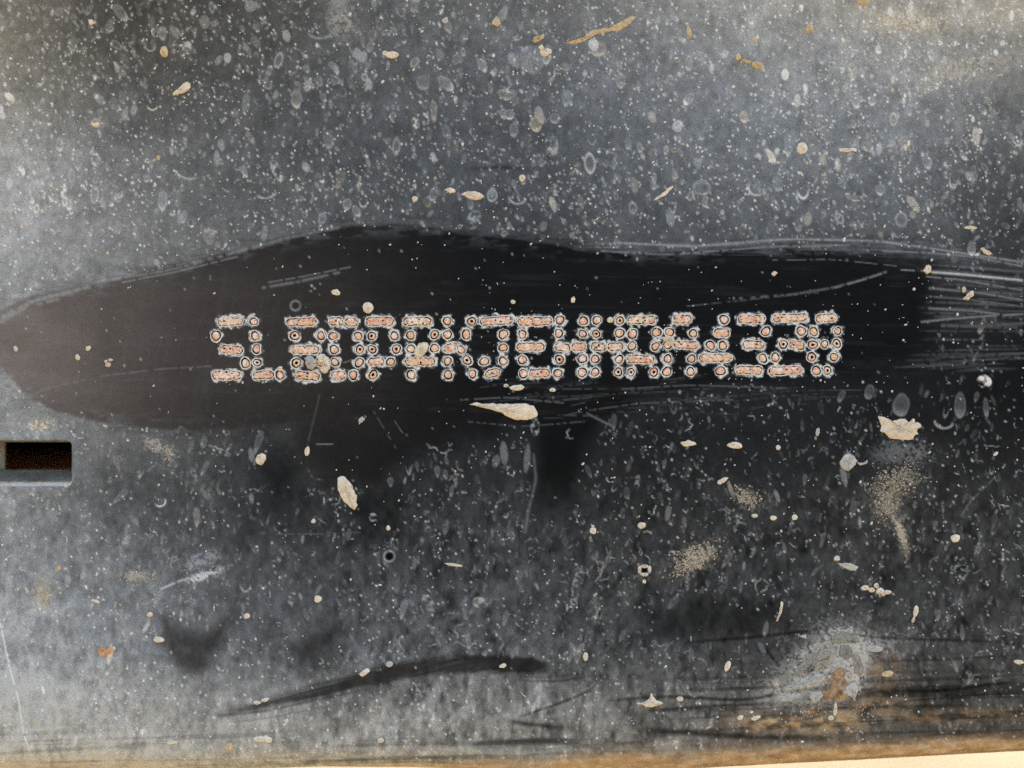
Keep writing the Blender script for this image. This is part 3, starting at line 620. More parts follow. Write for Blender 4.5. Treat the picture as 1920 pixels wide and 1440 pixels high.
# ------------------------------------------------------------------ punched dots
def dot_mesh(seed, pit):
    r0 = random.Random(seed); n = 14
    prof = [(11.4, -.9, 0), (10.4, .7, 0), (9.5, 1.2, 0), (8.8, -.6, 1), (7.9, -3.0, 1), (6.7, -1.4, 1), (5.6, .6, 2), (3.0, 1.2, 2)]
    if pit: prof[-1] = (2.9, .9, 2)
    ph = [r0.uniform(0, 6.28) for _ in range(4)]
    vs, fs, ms = [], [], []
    for q, (r, h, mt) in enumerate(prof):
        for k in range(n):
            a = 2 * math.pi * k / n
            f = 1 + .06 * math.sin(2 * a + ph[0]) + .05 * math.sin(3 * a + ph[1]) + r0.gauss(0, .025)
            if mt == 2 or q == 5: f *= 1 + .10 * math.sin(a + ph[2])
            vs.append((r * f * math.cos(a) * PX, -(h + r0.gauss(0, .16)) * PX, r * f * math.sin(a) * PX))
    if pit:
        for k in range(n):
            a = 2 * math.pi * k / n; vs.append((1.9 * math.cos(a) * PX, 2.6 * PX, 1.9 * math.sin(a) * PX))
    rows = len(prof) + (1 if pit else 0)
    for q in range(rows - 1):
        for k in range(n):
            fs.append((q * n + k, q * n + (k + 1) % n, (q + 1) * n + (k + 1) % n, (q + 1) * n + k))
            ms.append(1 if q in (3, 4) or (pit and q == rows - 2) else (0 if q < 3 else 2))
    vs.append((0, (2.8 if pit else -1.1) * PX, 0))
    for k in range(n):
        fs.append(((rows - 1) * n + k, (rows - 1) * n + (k + 1) % n, len(vs) - 1)); ms.append(1 if pit else 2)
    me = bpy.data.meshes.new('punched_dot'); me.from_pydata(vs, [], fs); me.update()
    for m_ in (RIM, GROOVE, PLUG): me.materials.append(m_)
    me.polygons.foreach_set('material_index', ms); me.polygons.foreach_set('use_smooth', [True] * len(fs))
    return me
PLAIN = [dot_mesh(s, False) for s in range(9)]; PIT = [dot_mesh(50 + s, True) for s in range(4)]
chars = {}
RUNS, used = [], set()
for (x, y) in sorted(DOTS):
    if (x, y) in used: continue
    run = [(x, y)]; c0 = sum(x > k for k in CUTS)
    while True:
        nx_ = [d for d in DOTS if d not in used and d not in run and 0 < d[0] - run[-1][0] < 17 and abs(d[1] - run[-1][1]) < 5 and sum(d[0] > k for k in CUTS) == c0]
        if not nx_: break
        run.append(min(nx_))
    used.update(run); RUNS.append(run)
def bar_mesh(run, org, seed):
    r0 = random.Random(seed); (ax, ay), (bx, by) = run[0], run[-1]
    L_ = math.hypot(bx - ax, by - ay); ux, uy = (bx - ax) / L_, (by - ay) / L_
    ring = []; ns = max(3, int(L_ / 3.2)); nc_ = 8
    for k in range(ns): ring.append((L_ * k / ns, -1, None))
    for k in range(nc_): ring.append((L_, 0, -90 + 180 * k / nc_))
    for k in range(ns): ring.append((L_ * (1 - k / ns), 1, None))
    for k in range(nc_): ring.append((0, 0, 90 + 180 * k / nc_))
    n = len(ring); vs, fs, ms = [], [], []
    prof = [(11.2, -.9), (10.3, .7), (9.4, 1.2), (8.7, -.5), (7.8, -2.8), (6.9, -1.0), (5.8, .7), (3.2, 1.2), (0, 1.1)]
    jit = [r0.gauss(0, .05) for _ in range(n)]; fill = [r0.random() for _ in range(n)]
    for k in range(1, n): jit[k] = .6 * jit[k - 1] + jit[k]
    for q, (r, h) in enumerate(prof):
        for k, (t, sd_, an) in enumerate(ring):
            near_ = min(abs(ax + ux * t - d[0]) for d in run)
            sc = 1 + jit[k] - .10 * min(1, near_ / 7) * (an is None)
            if an is None: ox, oy = -uy * sd_, ux * sd_
            else:
                c_, s_ = math.cos(R(an)), math.sin(R(an)); ox, oy = ux * c_ - uy * s_, uy * c_ + ux * s_
            rr = r * sc * .92 + (r0.gauss(0, .35) if 4 <= q < 8 else 0)
            if q in (4, 5) and fill[k] > .42: hh_ = .2 + r0.gauss(0, .3)
            elif q >= 6: hh_ = h + r0.gauss(0, .55) - (2.6 if r0.random() < .07 else 0)
            else: hh_ = h + r0.gauss(0, .15)
            X_, Y_ = ax + ux * t + ox * rr, ay + uy * t + oy * rr
            vs.append(((X_ - org[0]) * PX, -hh_ * PX, (org[1] - Y_) * PX))
    for q in range(len(prof) - 1):
        for k in range(n):
            k2 = (k + 1) % n
            fs.append((q * n + k, q * n + k2, (q + 1) * n + k2, (q + 1) * n + k))
            f_ = fill[k] > .60
            ms.append(0 if q < 3 else (1 if (q in (3, 4) and not f_) or (q > 4 and r0.random() < .05) else 2))
    me = bpy.data.meshes.new('punched_bar'); me.from_pydata(vs, [], fs); me.update()
    for m_ in (RIM, GROOVE, PLUG): me.materials.append(m_)
    me.polygons.foreach_set('material_index', ms); me.polygons.foreach_set('use_smooth', [True] * len(fs))
    return me
for q_, run in enumerate(RUNS):
    c = sum(run[0][0] > k for k in CUTS)
    if c not in chars: chars[c] = empty('stamped_character', Vector(P(run[0][0], 704)) - ORG, rail)
    if len(run) > 1:
        mx, my = (run[0][0] + run[-1][0]) / 2, (run[0][1] + run[-1][1]) / 2
        o = bpy.data.objects.new('punched_bar', bar_mesh(run, (mx, my), q_)); COL.objects.link(o); o.parent = chars[c]
        o.location = Vector(P(mx, my, .15)) - ORG - chars[c].location
        continue
    x, y = run[0]
    crowded = sum(1 for (a, b) in DOTS if abs(b - y) < 6 and 0 < abs(a - x) < 17)
    me = random.choice(PIT) if random.random() < .26 else random.choice(PLAIN)
    o = bpy.data.objects.new('punched_dot', me); COL.objects.link(o); o.parent = chars[c]
    o.location = Vector(P(x + random.gauss(0, .3), y + random.gauss(0, .3), .25 * random.random() + .2 * (crowded > 0))) - ORG - chars[c].location
    s = random.uniform(.94, 1.06)
    o.scale = (s * random.uniform(.86, 1.1), random.uniform(.5, 1.25), s * random.uniform(.88, 1.08)); o.rotation_euler = (random.gauss(0, .07), random.uniform(0, 6.28), random.gauss(0, .07))

CRUMB = make_mud('rust_and_cream_crumb', (.60, .26, .10), (.80, .58, .36), (.84, .74, .56), scale=2400)
def crumb_mesh(seed):
    r0 = random.Random(seed); n = 11; vs, fs = [], []
    ph = [r0.uniform(0, 6.28) for _ in range(3)]
    for f, h in ((1.0, -.6), (.8, 1.0), (.4, 1.7)):
        for k in range(n):
            a = 2 * math.pi * k / n
            rr = 1 + .22 * math.sin(2 * a + ph[0]) + .18 * math.sin(3 * a + ph[1]) + r0.gauss(0, .10)
            vs.append((7.2 * f * rr * math.cos(a) * PX, -(h + r0.gauss(0, .2)) * PX, 4.8 * f * rr * math.sin(a) * PX))
    vs.append((0, -1.7 * PX, 0))
    for q in range(2):
        for k in range(n): fs.append((q * n + k, q * n + (k + 1) % n, (q + 1) * n + (k + 1) % n, (q + 1) * n + k))
    for k in range(n): fs.append((2 * n + k, 2 * n + (k + 1) % n, 3 * n))
    me = bpy.data.meshes.new('rust_crumb'); me.from_pydata(vs, [], fs); me.materials.append(CRUMB)
    me.polygons.foreach_set('use_smooth', [True] * len(fs)); return me
CRM = [crumb_mesh(s) for s in range(8)]
for i, (x, y) in enumerate(DOTS):
    for (a, b) in DOTS[i + 1:]:
        if abs(b - y) < 5 and 6 < abs(a - x) < 15.5 and random.random() < .22:
            c = sum((x + a) / 2 > k for k in CUTS)
            o = bpy.data.objects.new('rust_crumb', random.choice(CRM)); COL.objects.link(o); o.parent = chars[c]
            o.location = Vector(P((x + a) / 2 + random.gauss(0, 1), (y + b) / 2 + random.gauss(0, 1.6))) - ORG - chars[c].location
            o.rotation_euler = (0, random.uniform(-.5, .5) + random.choice([0, math.pi]), 0); q = random.uniform(.6, 1.15); o.scale = (q, 1, q * random.uniform(.75, 1.1))

# ------------------------------------------------------------------ dried mud, each fleck of its own
def ring_outline(pts, n):
    p = np.array(pts, float); q = np.r_[p, p[:1]]
    s = np.r_[0, np.cumsum(np.hypot(*np.diff(q, axis=0).T))]; t = np.linspace(0, s[-1], n, endpoint=False)
    return np.stack([np.interp(t, s, q[:, 0]), np.interp(t, s, q[:, 1])], 1)
def ell(cx, cy, rx, ry, ang=0, n=16, jag=.07, tail=0.0):
    r0 = random.Random(int(cx * 7 + cy * 13)); c, s = math.cos(ang), math.sin(ang); out = []
    p1, p2 = r0.uniform(0, 6), r0.uniform(0, 6)
    for k in range(n):
        a = 2 * math.pi * k / n
        f = 1 + jag * (math.sin(2 * a + p1) * .6 + math.sin(3 * a + p2) * .6 + r0.gauss(0, .5))
        u = rx * f * math.cos(a); v = ry * f * math.sin(a) * (1 - tail * math.cos(a) * -1 if tail else 1)
        out.append((cx + u * c - v * s, cy + u * s + v * c))
    return out
def blob_geo(pts, h, vs, fs, seed=0, base=(0, 0)):
    r0 = random.Random(seed); p = np.array(pts, float); n = len(p)
    cx, cy = p.mean(0); b0 = len(vs)
    for (f, hf) in ((1.02, -.15), (.93, .55), (.78, .88), (.5, 1.0), (.22, 1.0)):
        for (x, y) in p:
            jx = r0.gauss(0, .25) if f < .9 else 0
            vs.append((((cx + (x - cx) * f + jx) - base[0]) * PX, -(h * hf * (1 + (r0.gauss(0, .22) if f < 1 else 0)) + (0 if f < 1 else -.6)) * PX, (base[1] - (cy + (y - cy) * f)) * PX))
    vs.append(((cx - base[0]) * PX, -h * PX * r0.uniform(.85, 1.05), (base[1] - cy) * PX))
    for q in range(4):
        for k in range(n): fs.append((b0 + q * n + k, b0 + q * n + (k + 1) % n, b0 + (q + 1) * n + (k + 1) % n, b0 + (q + 1) * n + k))
    for k in range(n): fs.append((b0 + 4 * n + k, b0 + 4 * n + (k + 1) % n, b0 + 5 * n))
GRP = 'dried mud flecks stuck on the black steel'
def mud(label, outlines, h=2.2, mat=None, name='mud_fleck', cat='mud fleck'):
    cx = float(np.mean([p[0] for o in outlines for p in o])); cy = float(np.mean([p[1] for o in outlines for p in o]))
    vs, fs = [], []
    for q, o in enumerate(outlines): blob_geo(o, 1.5 * h * (1 + .07 * q), vs, fs, int(cx * 31 + cy + q), (cx, cy))
    ob = mesh_obj(name, vs, fs, mat or MUD); ob.location = P(cx, cy)
    return tag(ob, label, cat, GRP)
def jag(pts, n, a, seed=0):
    r0 = random.Random(seed); o = ring_outline(pts, n)
    return [(x + r0.gauss(0, a), y + r0.gauss(0, a)) for x, y in o]

# upper half
mud('cream teardrop fleck slanting near the upper left corner', [jag([(323, 179), (324, 175), (334, 168), (344, 157), (351, 153), (357, 156), (358, 163), (352, 170), (343, 175), (331, 178)], 26, .25, 1)], 2.6)
mud('round ochre fleck above the slanting cream teardrop', [ell(308, 97, 7.5, 10.5)], 2.6, OCHRE)
mud('short cream oval fleck lying flat at upper left of centre', [ell(735, 103, 14, 6.5, .08), ell(722, 100, 6, 4.5)], 2.2)
mud('square-cornered ochre fleck near the top edge left of a tan pair', [jag([(922, 40), (930, 30), (937, 36), (940, 46), (932, 51), (924, 47)], 18, .5, 3)], 2.4, OCHRE)
mud('slanting ochre chip above a ragged cream crumb near the top', [jag([(998, 78), (1000, 70), (1010, 67), (1022, 64), (1020, 72), (1010, 79), (1002, 82)], 20, .5, 4)], 3, OCHRE)
mud('ragged cream crumb under the slanting ochre chip', [jag([(1010, 88), (1016, 84), (1020, 93), (1030, 90), (1036, 98), (1028, 103), (1020, 109), (1014, 104), (1012, 97)], 26, .9, 5)], 2.6)
mud('upright ochre oval fleck at upper right', [ell(1517, 53, 7, 10.5, .15)], 2.6, OCHRE)
mud('ochre fleck cut by the top edge of the photo', [jag([(1604, -8), (1630, -6), (1630, 4), (1622, 10), (1612, 10), (1606, 4)], 20, .6, 7)], 2.8, OCHRE)
mud('tan tadpole fleck with dark round head and long tail', [ell(1384, 107, 5.5, 6.5), jag([(1386, 109), (1396, 112), (1410, 116), (1404, 120), (1394, 116)], 16, .3, 8), ell(1421, 123, 12, 7, .25)], 2.2, OCHRE)
mud('large round cream fleck with a dimple at right of the upper half', [ell(1504, 278, 10.5, 11, 0, 20, .05)], 2.4)
mud('thin cream bracket-shaped fleck lying level right of the round dimpled one', [jag([(1573, 279), (1588, 278), (1606, 278), (1607, 287), (1603, 283), (1588, 285), (1574, 285)], 22, .6, 10)], 1.8)
mud('large tan seed-shaped fleck above the wiped patch', [jag([(864, 364), (874, 359), (888, 358), (902, 362), (908, 368), (902, 374), (890, 376), (876, 372)], 26, .4, 11)], 2.6)
mud('small cream fleck just left of the large seed-shaped one', [jag([(834, 356), (842, 351), (853, 354), (853, 361), (844, 363)], 16, .5, 12)], 2)
mud('small round cream bead below and left of the seed-shaped fleck', [ell(778, 373, 5.5, 5.5)], 2)
mud('narrow upright ochre fleck in the upper right', [ell(1292, 60, 5, 11, -.2)], 2, OCHRE)
mud('small round ochre bead near the tan tadpole fleck', [ell(1414, 74, 5, 5)], 2, OCHRE)
mud('thin level cream sliver at far right above the wiped patch', [ell(1820, 427, 12.5, 3.2, .03)], 1.6)
mud('slanted cream sliver with narrow head at right above the wiped streaks', [ell(1850, 473, 10, 4, .5), ell(1842, 467, 4, 3)], 1.8)
mud('small cream wedge fleck in the upper left haze', [jag([(165, 38), (172, 35), (178, 43), (170, 48)], 12, .5, 19)], 1.8)
mud('crescent of cream mud in a dried drop at upper left', [jag([(170, 228), (176, 232), (182, 229), (187, 229), (184, 236), (177, 237), (171, 234)], 16, .4, 20)], 1.6)
mud('tiny ochre bead in the hazy upper left quarter', [ell(297, 296, 4, 5)], 1.8, OCHRE)
mud('round pale fleck left of centre under the top edge', [jag([(828, 36), (838, 31), (842, 40), (836, 45), (828, 42)], 14, .5, 22)], 1.4, PALE)
mud('cream bead low in the wide grey stain near top centre', [ell(979, 334, 6, 7)], 1.8)
mud('thin cream slash right of centre above the wiped patch', [jag([(1224, 378), (1226, 372), (1240, 364), (1262, 346), (1264, 350), (1246, 368), (1230, 376)], 22, .5, 24)], 1.3)
mud('wriggling tan crust line near the top right of centre', [jag([(1058, 80), (1070, 82), (1085, 74), (1098, 66), (1112, 55), (1140, 52), (1168, 44), (1188, 28), (1192, 32), (1180, 48), (1160, 58), (1140, 60), (1112, 66), (1096, 76), (1080, 84)], 46, .9, 25)], 1.0, OCHRE)
# wiped patch
mud('round tan drop just above the fourth character', [ell(690, 577, 10.5, 10.5, 0, 20, .04)], 2.8)
mud('cream chip with pale smear above the third character', [jag([(620, 546), (628, 541), (637, 544), (638, 552), (629, 554), (621, 551)], 18, .6, 31)], 2.2)
mud('angular tan crumb covering part of the sixth character', [jag([(786, 642), (800, 641), (804, 650), (798, 662), (790, 670), (778, 668), (776, 658), (782, 650)], 22, .8, 32)], 4.6)
mud('cracked cream crust over the third character', [jag([(594, 668), (606, 664), (616, 668), (618, 680), (622, 688), (614, 696), (606, 702), (600, 694), (606, 684), (598, 678)], 26, 1.1, 33)], 4.2)
mud('grey crumbled crust left of the cream crust on the third character', [jag([(572, 672), (584, 666), (594, 674), (596, 686), (586, 694), (574, 690)], 22, 1.6, 34)], 3.2, PALE)
mud('tan drop pressed onto the thirteenth character', [jag([(1240, 634), (1250, 629), (1262, 631), (1266, 640), (1260, 650), (1252, 646), (1246, 640)], 20, .6, 35)], 4.4)
mud('big leaf-shaped tan splash with a long tail below the number', [jag([(880, 757), (890, 755), (915, 757), (945, 757), (985, 755), (1000, 762), (1008, 772), (1010, 780), (1000, 785), (985, 788), (965, 787), (950, 781), (938, 773)], 44, .6, 36), jag([(884, 757), (915, 757), (942, 759), (944, 772), (926, 770), (908, 764)], 24, .6, 37)], 3.2, name='mud_splash', cat='mud splash')
mud('small forked cream fleck between the number and the leaf-shaped splash', [jag([(954, 726), (964, 722), (978, 721), (984, 725), (980, 731), (966, 733), (958, 730)], 20, .4, 38), ell(949, 723, 5, 3.5)], 2.2)
mud('tiny cream fleck right of the small forked one under the number', [ell(1036, 731, 6, 4, .1)], 1.8)
mud('fluffy cream tuft where the wiped streaks start on the right', [jag([(1730, 508), (1734, 500), (1740, 495), (1745, 500), (1746, 510), (1738, 514)], 18, .8, 40)], 2.8)
mud('cream tuft with forked head amid the wiped streaks on the right', [jag([(1808, 556), (1816, 550), (1824, 544), (1826, 552), (1820, 558), (1812, 563), (1804, 561)], 20, .8, 41), ell(1807, 543, 3.5, 6)], 2.4)
mud('small cream square chip high in the wiped patch right of centre', [jag([(1446, 512), (1452, 508), (1458, 511), (1454, 517), (1448, 518)], 12, .4, 42)], 1.8)
mud('tiny cream chip with a grey smear above the tenth character', [jag([(1070, 558), (1078, 556), (1079, 567), (1072, 569)], 12, .7, 43)], 1.6)
mud('small round cream bead touching the eleventh character on its right', [ell(1144, 600, 6, 6)], 2.4)
mud('small cream bead above the ninth character', [ell(962, 566, 5, 4, .2)], 1.6)
mud('three-lobed cream crumb in the brown wiped end on the left', [ell(203, 684, 5, 4.5), ell(207, 675, 4.5, 3), ell(199, 678, 3, 3.5)], 2)
mud('cream oval crumb left of the three-lobed one', [ell(146, 670, 4, 6.5, -.3)], 2)
mud('round cream crumb between the oval and the three-lobed ones', [ell(166, 653, 4.5, 5, .3, 12, .14)], 2)
mud('leftmost cream crumb in the brown wiped end', [ell(30, 654, 3.6, 5.4, -.2)], 2)
mud('cream grain beside the second character at its foot', [ell(525, 691, 5, 4.5)], 2.6)
mud('pale grey crumb below the fourth character', [jag([(672, 788), (678, 780), (684, 784), (680, 792), (674, 797)], 16, .9, 50)], 1.6, PALE)
# lower half
mud('upright leaf-shaped tan splash left of centre in the lower half', [jag([(632, 896), (637, 891), (645, 893), (654, 901), (662, 914), (669, 930), (670, 948), (665, 958), (658, 952), (648, 944), (638, 932), (632, 914)], 36, .6, 51)], 3, name='mud_splash', cat='mud splash')
mud('tan oval fleck below the left end of the number', [jag([(479, 862), (482, 853), (491, 849), (499, 853), (498, 864), (490, 873), (481, 870)], 22, .5, 52)], 2.6)
mud('small tan bead right of the tan oval fleck', [ell(576, 846, 5, 9, .1)], 2.4)
mud('big ragged cream splash at right in the lower half', [jag([(1646, 780), (1657, 781), (1668, 787), (1673, 790), (1678, 787), (1692, 784), (1699, 787), (1704, 791), (1709, 789), (1712, 784), (1716, 786), (1716, 793), (1721, 791), (1729, 798), (1727, 802), (1721, 803), (1719, 808), (1723, 815), (1716, 816), (1710, 825), (1695, 825), (1680, 824), (1668, 822), (1664, 817), (1658, 812), (1651, 810), (1651, 803), (1652, 798), (1649, 790)], 64, .3, 54)], 2.6, name='mud_splash', cat='mud splash')
mud('pale grey-green angular fleck below and left of the ragged splash', [jag([(1575, 862), (1582, 854), (1592, 850), (1602, 855), (1608, 864), (1602, 874), (1592, 883), (1582, 881), (1574, 872)], 28, .6, 55), jag([(1606, 866), (1616, 869), (1628, 862), (1624, 870), (1612, 873)], 12, .3, 56)], 2.6, PALE)
mud('tan oval fleck right of two cream chips under the wiped patch', [ell(1378, 835, 14.5, 6.5, .1)], 2.4)
mud('level cream chip left of the tan oval under the wiped patch', [jag([(1276, 830), (1290, 825), (1304, 829), (1306, 833), (1296, 837), (1282, 837)], 20, .5, 58)], 2.2)
mud('narrow cream sliver slanting upward right of centre', [jag([(1344, 906), (1346, 901), (1360, 894), (1366, 896), (1362, 902), (1350, 909)], 18, .4, 59)], 2)
mud('pale upright grain right of the tan oval fleck', [ell(1533, 810, 4, 8, .2)], 1.6, PALE)
mud('cream bead with thin rim above the pale angular fleck', [ell(1459, 839, 4.5, 5)], 1.8)
mud('left one of two cream beads right of lower centre', [ell(1112, 995, 6.5, 7, .3)], 2.6)
mud('right one of two cream beads, a level oval', [ell(1203, 985, 8.2, 6, -.15)], 2.4)
mud('cream doughnut fleck with a dark hole in the lower half', [ell(1199, 1068, 3.4, 7), ell(1218, 1067, 3.4, 7), ell(1208, 1062, 8, 3.2), ell(1208, 1077, 8, 3.4)], 1.8)
mud('small cream bead right under the doughnut fleck', [ell(1208, 1090, 3.6, 4)], 1.6)
mud('leftmost of three small cream beads in a level row', [ell(1415, 967, 6, 4)], 1.8)
mud('middle one of three small cream beads in a level row', [ell(1450, 971, 6.5, 5)], 1.8)
mud('rightmost of three small cream beads in a level row', [ell(1490, 970, 5.5, 5.5)], 1.8)
mud('round cream bead at far right in the lower half', [ell(1791, 1009, 8.5, 8, .2)], 2.4)
mud('small cream bead above the pale grey leaf fleck', [ell(1569, 1047, 6, 5)], 2)
mud('pale grey leaf-shaped fleck lying level at lower right', [jag([(1569, 1057), (1580, 1055), (1596, 1056), (1611, 1063), (1606, 1070), (1594, 1070), (1582, 1065)], 24, .3, 68)], 1.4, PALE)
mud('row of joined cream crumbs below the pale grey leaf fleck', [ell(1622, 1102, 8, 5), ell(1634, 1106, 6, 5), ell(1643, 1098, 5, 5), ell(1650, 1108, 8, 6), ell(1664, 1110, 7, 4), ell(1656, 1114, 4, 3)], 2)
mud('thin cream curved sliver standing upright at lower right', [jag([(1464, 1127), (1469, 1128), (1466, 1146), (1458, 1164), (1454, 1166), (1460, 1150), (1462, 1138)], 24, .3, 70)], 2)
mud('tan upright pod fleck right of the curved sliver', [ell(1717, 1146, 4.6, 12, .2), ell(1712, 1162, 2.4, 6, .3)], 1.8)
mud('cream upright seed fleck left of the crusty grey patch', [ell(1364, 1249, 5, 11, .35)], 2.2)
mud('grey oval fleck right above the crusty grey patch', [ell(1639, 1216, 15.5, 6.5, .05)], 1.8, PALE)
mud('tan oval fleck right of the crusty grey patch', [ell(1664, 1263, 11, 6, -.2)], 1.8, OCHRE)
mud('cream level fleck at the right edge near the bottom', [ell(1910, 1241, 9, 4.5, .1)], 2)
mud('orange tan bead at left in the lower half', [ell(109, 1066, 5.5, 6)], 2.2, OCHRE)
mud('ragged rusty flake at lower left', [jag([(181, 1214), (190, 1212), (200, 1216), (208, 1210), (216, 1218), (208, 1224), (198, 1232), (188, 1230), (183, 1222)], 26, 1.0, 77)], 1.8, RUSTY)
mud('cream fleck at the left tip of the dark wedge patch', [ell(298, 1199, 10.5, 5.5, .15)], 2.2)
mud('small cream bead above the dark wedge patch', [ell(281, 1152, 5.5, 4.5, -.3)], 2)
mud('right one of two round white beads above the dark patches', [ell(596, 1123, 7, 7)], 2)
mud('left one of two round white beads above the dark patches', [ell(463, 1155, 6, 5.5)], 2)
mud('thin white seed fleck at left in the lower half', [ell(179, 1127, 8.5, 3, .3)], 1.6)
mud('white bead beneath the upright leaf-shaped splash', [ell(588, 977, 4.5, 4)], 1.6)
mud('pale fleck lying on the dark curved band', [jag([(673, 1264), (678, 1258), (690, 1252), (694, 1256), (688, 1264), (678, 1270)], 18, .5, 84)], 1.8)
mud('small white fleck inside the dark end of the curved band', [ell(943, 1248, 6.5, 4.2, -.3)], 2)
mud('small pale fleck above the start of the dark curved band', [ell(730, 1245, 7, 6)], 1.4, PALE)
mud('pair of joined cream chips on the left end of the curved band', [ell(482, 1317, 7, 3.8), ell(497, 1312, 8, 3.8, -.3)], 1.8)
mud('tan bead near the bottom edge left of centre', [ell(430, 1401, 7.5, 8.5)], 3, OCHRE)
mud('white ring bead near the bottom left corner', [ell(160, 1389, 8.2, 7.6)], 1.6, PALE)
mud('long cream ragged chip near the bottom edge', [jag([(475, 1384), (486, 1380), (500, 1380), (513, 1386), (510, 1392), (496, 1392), (480, 1390)], 24, .8, 90)], 2)
mud('thin level cream sliver left of the tan bead near the bottom', [ell(323, 1392, 10, 3.2)], 1.4)
mud('cream seed above the thin dark hook near the bottom', [ell(1098, 1231, 5, 8, .1)], 2)
mud('star-shaped cream splash near the bottom right of centre', [jag([(1192, 1318), (1208, 1316), (1216, 1312), (1222, 1298), (1230, 1312), (1244, 1318), (1232, 1324), (1220, 1328), (1206, 1322)], 32, .8, 93)], 2)
mud('cream bead right of the star-shaped splash', [ell(1275, 1310, 7, 4.5, .2)], 2)
mud('tan sliver at centre of the lower half', [jag([(832, 1056), (845, 1055), (866, 1059), (868, 1063), (852, 1062), (838, 1059)], 20, .3, 95)], 1.6)
mud('small white fleck upper left of the dark ring print', [ell(728, 990, 4, 5)], 1.5)
mud('pale oval bead near the bottom edge at centre left', [ell(714, 1388, 6, 4.5)], 1.8)
mud('white chip at the right end of the long pale run-off line', [ell(1388, 1345, 6, 4, -.5)], 2)
mud('narrow white chip under the long pale run-off line', [ell(1417, 1346, 10, 3.8, -.3)], 2)
mud('bright little white drop on the rusty band under the crusty patch', [ell(1558, 1346, 5.5, 4.5), ell(1566, 1330, 3.2, 13, .08)], 2)

# ------------------------------------------------------------------ crusty corroded patch: scabs of white corrosion and rust on the rail
cor = empty('corroded_patch', Vector(P(1560, 1270)) - ORG, rail)
cor['label'] = 'crusty grey white corroded patch with rust around it'
def scab(pts, h, mat, seed, jit=1.0, n=28):
    vs, fs = [], []; blob_geo(jag(pts, n, jit, seed), h * .5, vs, fs, seed, (1560, 1270))
    return mesh_obj('scab', vs, fs, mat, cor)
WHITE = make_mud('white_corrosion_crust', (.27, .25, .20), (.46, .43, .355), (.66, .61, .51), scale=2600)
GREYC = make_mud('grey_corrosion_crust', (.15, .14, .115), (.28, .255, .20), (.45, .40, .31), scale=2600)
BROWNC = make_mud('brown_rust_scab', (.24, .13, .06), (.40, .25, .13), (.55, .42, .28), scale=2400)
scab([(1460, 1297), (1472, 1300), (1490, 1299), (1492, 1308), (1484, 1315), (1463, 1316)], 4, WHITE, 1, .5)
scab([(1519, 1298), (1538, 1296), (1545, 1303), (1536, 1314), (1526, 1320), (1520, 1310)], 4, WHITE, 2, .7)
scab([(1580, 1297), (1590, 1282), (1606, 1278), (1612, 1292), (1606, 1306), (1602, 1318), (1598, 1306), (1586, 1304)], 4.4, WHITE, 3, .7)
scab([(1558, 1240), (1572, 1236), (1590, 1240), (1596, 1248), (1584, 1254), (1562, 1250)], 4.6, WHITE, 4, .7)
scab([(1576, 1212), (1590, 1208), (1600, 1218), (1598, 1232), (1582, 1236), (1572, 1226)], 3.6, GREYC, 5, 1)
scab([(1462, 1290), (1480, 1282), (1510, 1276), (1530, 1262), (1548, 1262), (1546, 1276), (1536, 1286), (1500, 1290)], 4.6, WHITE, 6, 1.6, 40)
scab([(1490, 1262), (1504, 1240), (1524, 1220), (1546, 1214), (1560, 1222), (1552, 1244), (1540, 1258), (1510, 1266)], 3.4, GREYC, 7, 2.2, 40)
scab([(1560, 1258), (1570, 1252), (1584, 1256), (1584, 1270), (1576, 1282), (1570, 1300), (1556, 1306), (1556, 1286), (1564, 1272)], 4.8, BROWNC, 8, 1.0, 30)
scab([(1550, 1200), (1576, 1184), (1604, 1186), (1614, 1200), (1596, 1206), (1570, 1208)], 2.2, GREYC, 9, 2, 30)
scab([(1600, 1226), (1614, 1232), (1620, 1256), (1610, 1270), (1602, 1256)], 2.6, GREYC, 10, 1.4, 24)
scab([(1512, 1198), (1500, 1194), (1496, 1192), (1512, 1189)], 2.4, WHITE, 11, .3, 12)
scab([(1460, 1270), (1472, 1262), (1488, 1266), (1484, 1280), (1468, 1286)], 3.0, GREYC, 12, 1.2, 20)

# ------------------------------------------------------------------ countless fine grit standing on the plate
vs, fs = [], []
def grit(x, y, r, hgt_):
    n = 6; b = len(vs); a0 = random.uniform(0, 6); el = random.uniform(1, 1.8); an = random.gauss(-.9, .5); c, s = math.cos(an), math.sin(an)
    for f, h in ((1, -.3), (.6, hgt_)):
        for k in range(n):
            a = a0 + 2 * math.pi * k / n; u = r * f * el * math.cos(a) * random.uniform(.8, 1.15); v = r * f * math.sin(a) * random.uniform(.8, 1.15)
            vs.append(P(x + u * c - v * s, y + u * s + v * c, h + .3))
    for k in range(n): fs.append((b + k, b + (k + 1) % n, b + n + (k + 1) % n, b + n + k))
    fs.append(tuple(b + n + k for k in range(n)))
GRAINS = [(1305, 1045, 30, 15, -.45, 330), (1290, 1062, 30, 7, -.5, 120), (1680, 900, 32, 20, -.35, 260), (1662, 945, 16, 26, .2, 160), (1690, 1000, 5, 26, -.35, 70), (1400, 935, 20, 12, .5, 90), (1392, 920, 24, 4, .5, 50),
          (255, 1080, 20, 8, .1, 60), (80, 1115, 10, 16, 0, 70), (75, 798, 18, 10, 0, 90), (290, 835, 16, 8, .4, 60), (318, 850, 8, 10, 0, 40), (1800, 130, 60, 10, -.2, 90), (1720, 45, 60, 12, .2, 110), (1560, 1335, 80, 14, 0, 160), (1130, 56, 45, 5, -.3, 60)]
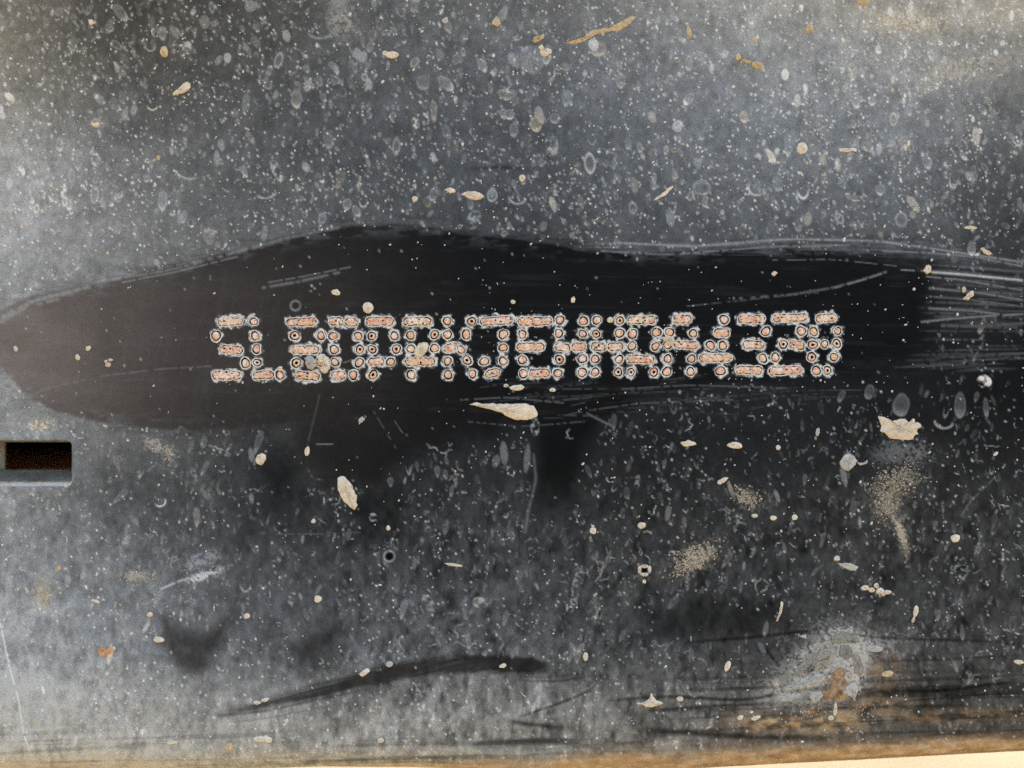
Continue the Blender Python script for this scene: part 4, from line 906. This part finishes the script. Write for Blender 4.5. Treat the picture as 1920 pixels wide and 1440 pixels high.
for cx_, cy_, rx_, ry_, an_, n_ in GRAINS:
    for q in range(int(n_ * .7)):
        u_, v_ = random.gauss(0, rx_ * .75), random.gauss(0, ry_ * .75)
        grit(cx_ + u_ * math.cos(an_) - v_ * math.sin(an_), cy_ + u_ * math.sin(an_) + v_ * math.cos(an_), random.uniform(.6, 1.5), .8)
g = mesh_obj('tan_grit', vs, fs, make_mud('tan_grit', (.36, .25, .14), (.54, .42, .27), (.72, .61, .44)))
tag(g, 'tan sandy grains clinging in loose drifts to the black steel', 'grit', kind='stuff')
vs, fs = [], []
def slot_in(x, y): return x < 160 and 800 < y < 935
for (x, y) in pick(2600, lambda x, y: .35 + .65 * up(x, y)):
    w_, d_ = amap(x, y)
    if slot_in(x, y) or y > 1400 or (w_ > .5 and random.random() < .6): continue
    r = min(3.4, random.lognormvariate(.05, .42)); grit(x, y, r, r * .6)
for q in range(150):                                   # denser grit within the wiped area right of centre
    x = random.uniform(880, 1760); y = random.uniform(520, 720); grit(x, y, random.uniform(.6, 1.2), .6)
g = mesh_obj('dust_grit', vs, fs, make_mud('pale_grit', (.52, .47, .38), (.66, .62, .54), (.80, .77, .70)))
tag(g, 'fine pale grit sprinkled all over the black steel', 'grit', kind='stuff')

# ------------------------------------------------------------------ ground seen under the rail
def make_ground():
    k = N('pale_sandy_ground'); v = k.coord()
    n = k.noise(v, 9, 6, .6); n2 = k.noise(v, 160, 3, .6)
    c = k.ramp(n, (.3, (.12, .098, .060)), (.55, (.170, .141, .09)), (.75, (.215, .185, .125)))
    k.base(k.mix(k.math('MULTIPLY', n2, .35), c, (.14, .115, .072))); k.rough(.95, .1); k.bump(k.math('ADD', n, n2), .004, .6)
    return k.m
gv, gf = [], []
NG = 40; ext_ = np.sign(np.linspace(-1, 1, NG)) * np.abs(np.linspace(-1, 1, NG)) ** 3 * 200
gr = random.Random(5)
for j in range(NG):
    for i in range(NG): gv.append((ext_[i], ext_[j], FLOOR + gr.gauss(0, .004)))
for j in range(NG - 1):
    for i in range(NG - 1): gf.append((j * NG + i, j * NG + i + 1, (j + 1) * NG + i + 1, (j + 1) * NG + i))
tag(mesh_obj('ground', gv, gf, make_ground()), 'pale sunlit sandy ground beyond the bottom edge of the rail', kind='structure')
